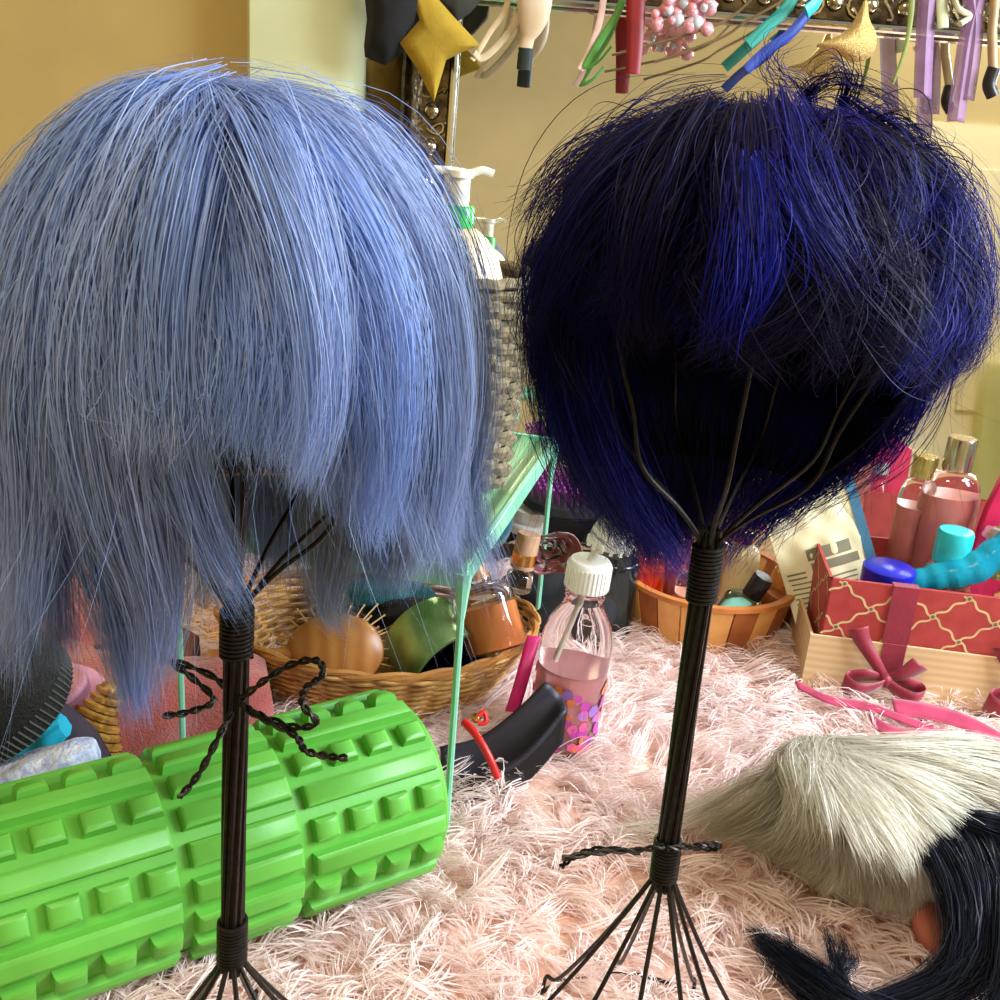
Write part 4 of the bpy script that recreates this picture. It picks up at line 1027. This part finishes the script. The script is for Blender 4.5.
# magenta floral pouch
mp = Matrix.Translation(bxp(990, 560, .075)) @ rot('Z', rzb) @ rot('Y', 3)
fp = thing('floral_pouch', 'magenta pouch printed with pink and yellow blossoms behind the turquoise sleeve', 'pouch', mp)
hz_ = zat(985, 470, .075)
poly = [(-.034, 0), (.034, 0), (.036, hz_*.82), (.02, hz_*.86), (0, hz_*.93), (-.018, hz_*1.02), (-.026, hz_*.8)]
G().prism(poly, .012).build('pouch', mat('magenta_cloth', (214, 36, 86), .5, c2=(196, 24, 76)), fp, bevel=.002)
g = G(); rs = random.Random(11)
for k in range(16):
    x = rs.uniform(-.018, .028); z = rs.uniform(.03, hz_*.76); R_2 = rs.choice([.0035, .005, .008]); mi = rs.choice([0, 1, 1, 2])
    for q in range(5):
        a = 2*PI*q/5+k; c_ = (x+R_2*.6*math.cos(a), z+R_2*.6*math.sin(a))
        g.add([(c_[0]+R_2*.5*math.cos(t*PI/4), -.0064-.0001*q, c_[1]+R_2*.5*math.sin(t*PI/4)) for t in range(8)], [tuple(range(8))], mi)
    g.add([(x+R_2*.25*math.cos(t*PI/4), -.0072, z+R_2*.25*math.sin(t*PI/4)) for t in range(8)], [tuple(range(8))], 1 if mi != 1 else 0)
g.build('blossom_print', [mat('blossom_pink', (240, 150, 170), .5), mat('blossom_yellow', (236, 200, 90), .5), mat('leaf_green', (120, 140, 70), .5)], fp)

# ------------------------------------------------------------------ left heap: towels, cap, cloths
def towel(name, label, c, R, m, seed, rz=0, ry=0, cat='towel', nfold=3):
    rs = random.Random(seed); ph_ = rs.uniform(0, 6)
    def f(u, v):
        a = 2*PI*u; x = (v-.5)*2
        e = 1-abs(x)**4*.35
        r = 1+.06*math.sin(3*a+ph_+x*2)+.05*math.sin(7*a+x*5+ph_)+.04*math.sin(x*9+a)
        ca, sa = math.cos(a), math.sin(a)
        p_ = .75
        return (x*R[0], math.copysign(abs(ca)**p_, ca)*R[1]*r*e, math.copysign(abs(sa)**p_, sa)*R[2]*r*e)
    g = G().grid(f, 64, 30, wrap=True)
    nv = 30
    for s_ in (0, 29): g.f.append(tuple(k*nv+s_ for k in range(64))); g.mi.append(0)
    o = g.build(name, m); o.location = c; o.rotation_euler = (0, ry, rz)
    tag(o, label, cat); return o
m_pt = mat('pink_terry', (214, 132, 128), .95, bump=1.0, bscale=500, sheen=.4, c2=(196, 112, 108), scale=30)
m_pt2 = mat('rust_pink_terry', (176, 92, 84), .95, bump=1.0, bscale=500, sheen=.4, c2=(150, 70, 62), scale=25)
t1 = P(45, 618, .86); towel('towel', 'folded pink terry towel at the top of the heap on the left', t1, (.1, .05, .036), m_pt, 1, rz=-.1)
t2 = P(75, 672, .80); towel('towel', 'small rolled pink terry towel under the folded one', t2, (.07, .045, .026), mat('pink_terry2', (206, 124, 112), .95, bump=1, bscale=500, sheen=.4), 2, rz=.15)
t3 = P(185, 712, .78); towel('towel', 'rust pink terry towel bundled behind the lime roller', t3, (.072, .045, .04), m_pt2, 3, rz=.3, ry=-.15)
t5 = P(50, 760, .80); towel('towel', 'brown towel roll at the bottom of the left heap', Vector((t5.x, t5.y+.02, .035)), (.12, .05, .034), mat('brown_terry', (110, 66, 52), .95, bump=1, bscale=400), 5, rz=.1)
m_lil = mat('lilac_cloth', (222, 160, 184), .8, bump=.3)
cloth_blob('lilac_cloth', 'pale lilac pink cloth crumpled beside the gold straw hat', 'cloth', P(68, 690, .74), (.03, .022, .022), m_lil, 9, amp=.3)
# gold straw piece
gs = P(98, 716, .735)
g = G(Matrix.Translation(gs) @ rot('Y', 20) @ rot('X', -20)); 
for j in range(9):
    q = j/8; r = .008+.024*q
    g.tube([Vector((r*math.cos(2*PI*k/36), r*math.sin(2*PI*k/36)*.9+.0008*math.sin(k*3), .022-.05*q)) for k in range(36)], .0034, 6, closed=True)
g.ball((0, 0, .022), .009, 12)
o = g.build('straw_hat', mat('gold_straw', (206, 160, 78), .35, metal=.35, c2=(150, 104, 40), scale=150, bump=.5, bscale=300)); tag(o, 'small shiny gold straw hat squeezed between lilac cloth and roller', 'hat')
# dark purple-grey cloth flap
dp = thing('cap_brim', 'dark purple-grey cloth visor folded behind the lime roller', 'visor', Matrix.Translation(P(70, 730, .70)))
A_ = [P(44, 690, .70), P(60, 700, .70), P(90, 725, .705), P(110, 757, .71)]; B_ = [P(42, 730, .69), P(55, 745, .69), P(80, 758, .69), P(104, 768, .69)]
sa_, sb_ = spline(A_, 6), spline(B_, 6)
G().grid(lambda u, v: sa_[min(int(u*(len(sa_)-1)+.5), len(sa_)-1)].lerp(sb_[min(int(u*(len(sb_)-1)+.5), len(sb_)-1)], v)+Vector((0, -.008*math.sin(v*PI), 0)), len(sa_), 8).build('brim', mat('purple_grey_cloth', (66, 54, 66), .8, bump=.2, bscale=500), dp, world=True, solid=.004)
# black mesh cap
cpc = P(2, 700, .62)
Mc = Matrix.Translation(cpc) @ rot('Y', -35) @ rot('X', 25)
cp = thing('mesh_cap', 'black stretch mesh wig cap bulging at the left over the roller', 'wig cap', Mc)
m_blk = mat('black_mesh', (14, 15, 16), .8, bump=.8, bscale=700, c2=(26, 28, 28), scale=300)
def capf(u, v):
    a = 2*PI*u; t = v*1.75; r = .052*(1+.04*math.sin(a*3+t*2))
    return (r*math.sin(t)*math.cos(a), r*math.sin(t)*math.sin(a)*.9, r*math.cos(t)*1.05)
G().grid(capf, 40, 20, wrap=True).build('crown', m_blk, cp, solid=.002)
g = G()
for k in range(70):
    a = 2*PI*k/70; p = [Vector(capf(k/70, q)) for q in (.86, .93, 1.0)]
    g.tube([x*1.02 for x in p], .0009, 5)
g.build('ribbed_band', mat('grey_rib', (70, 70, 66), .7), cp)
# turquoise scrap and white-blue lace
o = towel('turquoise_cloth', 'bright turquoise cloth peeping out under the black mesh cap', P(30, 742, .665), (.028, .014, .012), mat('turquoise_cloth', (20, 180, 206), .7), 7, rz=.2, ry=-.5, cat='cloth')
o = towel('lace_cloth', 'white and pale blue lace cloth lying on top of the roller', P(32, 776, .585), (.042, .018, .0125), mat('lace', (206, 216, 232), .8, c2=(140, 156, 196), scale=120, bump=1, bscale=260), 8, rz=.35, ry=-.3, cat='cloth')

# ------------------------------------------------------------------ mirror
YM = 1.19; LEAN = math.radians(8)
Lx = P(458, 70, YM+.07).x; zt_ = P(700, 17, YM+.07).z/math.cos(LEAN); Rx = .92; zb_ = .03
mir = thing('mirror', 'large mirror in ornate embossed silver frame on the back wall', 'mirror', tl(Lx, YM, 0))
mm = bpy.data.materials.new('mirror_glass'); mm.use_nodes = True; b = mm.node_tree.nodes['Principled BSDF']
b.inputs['Metallic'].default_value = 1; b.inputs['Roughness'].default_value = .02; b.inputs['Base Color'].default_value = (.86, .86, .80, 1)
nzz = mm.node_tree.nodes.new('ShaderNodeTexNoise'); nzz.inputs['Scale'].default_value = 9; rr_ = mm.node_tree.nodes.new('ShaderNodeMapRange'); rr_.inputs[1].default_value = .45; rr_.inputs[2].default_value = .8; rr_.inputs[3].default_value = .015; rr_.inputs[4].default_value = .09
mm.node_tree.links.new(nzz.outputs['Fac'], rr_.inputs[0]); mm.node_tree.links.new(rr_.outputs[0], b.inputs['Roughness'])
G().box((Lx-.004, YM+.004, zb_), (Rx, YM+.008, zt_+.004)).build('glass', mm, mir, world=True)
m_orn = mat('tarnished_silver', (122, 108, 86), .25, 1, c2=(60, 54, 44), scale=60, bump=.9, bscale=90)
m_bev = mat('bright_bevel', (232, 232, 220), .12, 1, var=.03)
FWd = .062
def moulding(xa_, za_, xb_, zb2, inward):
    """cross-section swept along one side; inward = unit vector toward the glass"""
    sec = [(0, 0), (0, -.008), (.004, -.012), (.009, -.010), (.011, -.022), (.016, -.028), (.022, -.026), (.024, -.016), (.052, -.012), (.054, -.018), (.058, -.02), (.062, -.014), (.062, 0)]
    a = Vector((xa_, YM+.01, za_)); b_ = Vector((xb_, YM+.01, zb2)); inn = Vector(inward)
    al = (b_-a).normalized(); m1, m2 = a, b_
    vs = []
    for e, sgn in ((a, 1), (b_, -1)):
        for (q, y) in sec: vs.append(e+inn*q+al*(sgn*q)+Vector((0, y, 0)))
    n_ = len(sec)
    return vs, [(i, i+1, n_+i+1, n_+i) for i in range(n_-1)]
xo, zo = Lx-FWd, zt_+FWd
g = G()
for args in ((xo, zb_-FWd+.034, xo, zo, (1, 0, 0)), (xo, zo, Rx+FWd, zo, (0, 0, -1)), (Rx+FWd, zo, Rx+FWd, zb_-FWd+.034, (-1, 0, 0))):
    g.add(*moulding(*args))
g.build('frame', m_orn, mir, world=True)
g = G(); 
g.tube([Vector((Lx-.004, YM-.008, zb_)), Vector((Lx-.004, YM-.008, zt_))], .0042, 8)
g.tube([Vector((Lx, YM-.008, zt_+.003)), Vector((Rx, YM-.008, zt_+.003))], .0042, 8)
g.build('inner_bevel', m_bev, mir, world=True)
g = G()
k = 0; z = .06; m_stud = mat('stud_silver', (206, 196, 168), .2, 1, c2=(150, 138, 110))
while z < zt_+.04: g.ball((Lx-.026, YM-.004, z), .0095, 14, sy=.8); g.tube([Vector((Lx-.026+.014*math.cos(q*.5+k), YM-.004, z+.02+.006*math.sin(q*.9))) for q in range(8)], .0022, 6); z += .038; k += 1
g.build('embossed_studs', m_stud, mir, world=True); g = G()
x = Lx+.02
while x < Rx: g.ball((x, YM-.004, zt_+.026), .0095, 14, sy=.8); g.tube([Vector((x+.02+.006*math.sin(q*.9), YM-.004, zt_+.026+.014*math.cos(q*.5+k))) for q in range(8)], .0022, 6); x += .038; k += 1
g.build('embossed_studs', mat('stud_silver', (206, 196, 168), .2, 1, c2=(150, 138, 110)), mir, world=True)

mir.rotation_euler.x = -LEAN
# ------------------------------------------------------------------ things hanging from the mirror frame
YH = YM+.085-.04
def hp(x, y, dy=0): return P(x, y, YH+dy)
def sheetpoly(name, label, cat, pix, m, dy=0, th=.003, bulge=.01, group=None):
    """cloth cut to an outline, hanging with some belly"""
    pts = [hp(x, y, dy) for x, y in pix]; c = sum(pts, Vector())/len(pts)
    vs = [c+Vector((0, -bulge, 0))]; fs = []
    n_ = len(pts)
    for q in (.5, 1.0):
        for i in range(n_):
            for s_ in range(4):
                p = pts[i].lerp(pts[(i+1) % n_], s_/4); vs.append(c.lerp(p, q)+Vector((0, -bulge*(1-q*q), 0)))
    N = n_*4
    for i in range(N): fs.append((0, 1+i, 1+(i+1) % N)); fs.append((1+i, 1+N+i, 1+N+(i+1) % N, 1+(i+1) % N))
    o = G().add(vs, fs).build(name, m, solid=th); tag(o, label, cat, group); return o
sheetpoly('felt_hat', 'black felt hat hanging at the left corner of the mirror', 'hat', [(366, -40), (372, 20), (368, 55), (385, 62), (405, 45), (425, 5), (430, -40)], mat('black_felt', (22, 22, 22), .9), -.01, .012, .02)
sheetpoly('felt_scrap', 'dark grey felt piece hanging behind the mustard star cloth', 'cloth', [(425, -40), (432, 8), (455, 22), (470, 12), (484, -5), (490, -40)], mat('grey_felt', (58, 58, 50), .9), -.004, .004)
sheetpoly('star_cloth', 'mustard yellow pointed felt star hanging on the mirror corner', 'cloth', [(412, -10), (420, 20), (400, 43), (418, 70), (434, 102), (438, 88), (446, 60), (460, 53), (480, 45), (452, 15), (430, -10)], mat('mustard_felt', (170, 140, 36), .85, bump=.2, bscale=400), -.022, .003, .002)
sheetpoly('net_scrap', 'olive gauze scrap hanging beside the mirror frame', 'cloth', [(366, 60), (385, 58), (402, 45), (408, 70), (404, 120), (385, 125), (368, 95)], mat('olive_gauze', (120, 96, 36), .9), .05, .002)
def hang(name, label, cat, pts, w, m, dy=0, taper=None, group=None, flat=.3):
    o = G().tube(spline([hp(x, y, dy-.004*i) for i, (x, y) in enumerate(pts)], 8), lambda q: w*(taper(q) if taper else 1), 10, flat=flat).build(name, m)
    tag(o, label, cat, group); return o
m_beige = mat('beige_strap', (214, 190, 150), .6); m_cr = mat('cream_petal', (206, 188, 160), .5, c2=(196, 170, 134), scale=20)
hang('hair_band', 'thin beige strap curling beside the mustard star', 'hair band', [(512, -20), (505, 10), (490, 32), (478, 52), (472, 60)], .003, m_beige)
hang('hair_band', 'broader beige strap looping below the grey felt', 'hair band', [(530, -20), (518, 18), (498, 45), (482, 58), (474, 52)], .0038, mat('beige_strap2', (196, 176, 140), .6))
fe = thing('feather_clip', 'cream petal-shaped feather clip with a dark tip hanging on the mirror', 'hair clip', Matrix.Translation(hp(533, 20, -.01)))
G().tube(spline([hp(534, -60, -.01), hp(534, -20, -.012), hp(534, 12, -.014), hp(528, 38, -.014), hp(524, 54, -.014)], 8), lambda q: .0155*math.sin(min(1, .25+q)*PI*.97)**.7+.004, 14, flat=.4).build('feather', m_cr, fe, world=True)
G().tube([hp(526, 48, -.014), hp(524, 70, -.014)], .008, 12, flat=.5).build('dark_tip', mat('dark_green_tip', (28, 40, 34), .6), fe, world=True)
hang('ribbon', 'pale pink thin ribbon beside the green stem', 'ribbon', [(606, -20), (600, 20), (588, 55), (580, 70)], .0035, mat('pale_pink', (236, 200, 190), .5))
hang('flower_stem', 'bright green artificial flower stem on the mirror top', 'flower stem', [(628, -20), (618, 12), (602, 38), (586, 66), (598, 62), (612, 46)], .004, mat('leaf_green2', (84, 150, 62), .5))
hang('ribbon', 'dark red satin ribbon tapering to a point over the mirror', 'ribbon', [(638, -40), (636, 0), (635, 40), (633, 74)], .0115, mat('dark_red_satin', (126, 8, 18), .45), -.012, lambda q: 1-.35*q)
# bead flower
bf = thing('bead_flower', 'pink and clear glass bead flower clipped to the mirror top', 'hair clip', Matrix.Translation(hp(684, 8, -.015)))
gm = {'clear_bead': mat('bead_clear', (226, 232, 240), .08, coat=1, trans=.3), 'pink_bead': mat('bead_pink', (246, 170, 180), .1, coat=1, trans=.3), 'coral_bead': mat('bead_coral', (236, 150, 156), .15, coat=.5)}
rs = random.Random(3)
for nm, N in (('clear_bead', 12), ('pink_bead', 16), ('coral_bead', 10)):
    for k in range(N):
        x, y = 684+rs.uniform(-30, 30), 4+rs.uniform(-16, 26)*(1 if nm != 'clear_bead' else .9)
        G().ball(hp(x, y, -.015-rs.random()*.01), rs.uniform(.0045, .0075), 12).build(nm, gm[nm], bf, world=True)
for k in range(7):
    a = k*.9; c0 = hp(684, 5, -.012); c1_ = hp(684+34*math.cos(a), 5+26*math.sin(a), -.012)
    G().tube(spline([c0, (c0+c1_)/2+Vector((0, -.004, .003)), c1_], 5), lambda q: .0015+.005*math.sin(q*PI), 8, flat=.5).build('petal', gm['pink_bead'], bf, world=True)
hang('bead_string', 'thin bronze wire vine curling right of the bead flower', 'wire vine', [(612, 55), (650, 45), (690, 34), (730, 18), (760, -10)], .0014, mat('bronze_wire', (130, 110, 80), .4, .6), -.008, flat=1)
hang('bead_string', 'second bronze wire vine reaching lower toward the navy wig', 'wire vine', [(655, 62), (690, 50), (725, 36), (745, 22), (775, 5), (800, -12)], .0014, MC['bronze_wire'], -.012, flat=1)
hang('ribbon', 'teal satin ribbon slanting down across the mirror top', 'ribbon', [(800, -20), (788, 6), (768, 26), (748, 44)], .0062, mat('teal_ribbon', (40, 150, 136), .4), -.01)
hang('ribbon', 'royal blue ribbon crossing behind the teal ribbon', 'ribbon', [(830, -20), (808, 12), (790, 34), (765, 52), (746, 70)], .0055, mat('royal_ribbon', (30, 60, 150), .4), -.006)
hang('ribbon', 'small bright teal ribbon loop on the frame', 'ribbon', [(822, -10), (815, 4), (806, 12)], .007, mat('bright_teal', (40, 170, 170), .4), -.018)
# glitter drop
gd_ = thing('glitter_clip', 'gold glitter teardrop clip hanging above the navy wig', 'hair clip', Matrix.Translation(hp(858, 40, -.015)))
m_gl = mat('gold_glitter', (200, 160, 84), .3, .7, c2=(240, 214, 150), scale=700, bump=1, bscale=900)
sp = [hp(866, 0, -.015), hp(868, 18, -.015), hp(876, 38, -.016), hp(870, 56, -.016), hp(852, 62, -.016), hp(836, 52, -.016), hp(816, 46, -.016), hp(836, 38, -.016), hp(852, 24, -.016), hp(861, 8, -.015)]
c = hp(858, 42, -.022); o = spline(sp, 4, closed=True); n_ = len(o)
G().add([c]+o, [(0, 1+i, 1+(i+1) % n_) for i in range(n_)]).build('glitter_drop', m_gl, gd_, world=True, solid=.004)
hang('flower_stem', 'olive green drooping leaf blade on the mirror frame', 'flower stem', [(912, -20), (911, 12), (906, 46), (893, 84)], .0042, mat('olive_leaf', (110, 120, 40), .5), -.012, lambda q: 1-.7*q)
hang('cord', 'pale green cord hanging over the frame between olive leaf and purple ribbons', 'cord', [(941, -20), (942, 4), (943, 28)], .006, mat('pale_green_cord', (176, 180, 140), .6), -.008)
m_pur = mat('sheer_purple', (150, 110, 150), .5, alpha=.6)
for (pts, lab) in (([(930, -20), (926, 30), (924, 70), (923, 98)], 'sheer purple ribbon hanging over the mirror beside the olive leaf'), ([(968, -20), (975, 20), (972, 60), (966, 100)], 'sheer purple ribbon second from the frame corner'), ([(985, -20), (970, 30), (962, 80), (956, 122)], 'longest sheer purple ribbon, angled to the left')):
    band('ribbon', [hp(x, y, -.012) for x, y in pts], .019, m_pur, label=lab, cat='ribbon', th=.0005, wave=.002)
g = G(); g.tube(spline([hp(952, -10, -.012), hp(958, 8, -.02), hp(970, 16, -.012), hp(960, 24, -.018)], 6), .003, 8); o = g.build('hair_tie', mat('cream_cord', (206, 196, 160), .7)); tag(o, 'cream knotted cord tie among the purple ribbons', 'hair tie')
hk = thing('claw_clip', 'dark hair claw with clear stem at the top right of the mirror', 'hair clip', Matrix.Translation(hp(993, 70, -.015)))
G().tube([hp(996, -10, -.014), hp(992, 30, -.015), hp(993, 72, -.015)], .005, 10).build('stem', mat('tan_plastic', (176, 150, 110), .3), hk, world=True)
G().tube(spline([hp(994, 68, -.016), hp(989, 84, -.016), hp(993, 96, -.016)], 4), .007, 10).build('claw', mat('dark_claw', (40, 34, 34), .3), hk, world=True)

# ------------------------------------------------------------------ light
def area(name, loc, tgt, size, energy, col, sy=None, spread=None):
    l = bpy.data.lights.new(name, 'AREA'); l.energy = energy; l.color = col; l.size = size
    if sy: l.shape = 'RECTANGLE'; l.size_y = sy
    if spread: l.spread = math.radians(spread)
    o = bpy.data.objects.new(name, l); COL.objects.link(o); o.location = loc
    o.rotation_euler = (Vector(tgt)-Vector(loc)).to_track_quat('-Z', 'Y').to_euler(); return o
area('window_daylight', (1.45, .5, 1.05), (.0, .7, .15), .8, 66, (.78, .88, 1.0), .9)
area('ceiling_lamp', (-.2, -.6, 1.9), (0, .7, .1), .4, 20, (1.0, .84, .62))
area('rear_wall_fill', (1.7, -.5, 2.3), (1.3, -1.4, .9), .4, 26, (1.0, .9, .72))  # unseen fill, added to brighten the rear wall reflected in the mirror
w = bpy.data.worlds.new('world'); S.world = w; w.use_nodes = True
w.node_tree.nodes['Background'].inputs[0].default_value = (1.0, .93, .8, 1); w.node_tree.nodes['Background'].inputs[1].default_value = .26
vs_ = S.view_settings; vs_.view_transform = 'Standard'; vs_.look = 'None'; vs_.gamma = 1; vs_.use_curve_mapping = False; vs_.exposure = 0.1
S.cycles.max_bounces = 10; S.cycles.transparent_max_bounces = 16
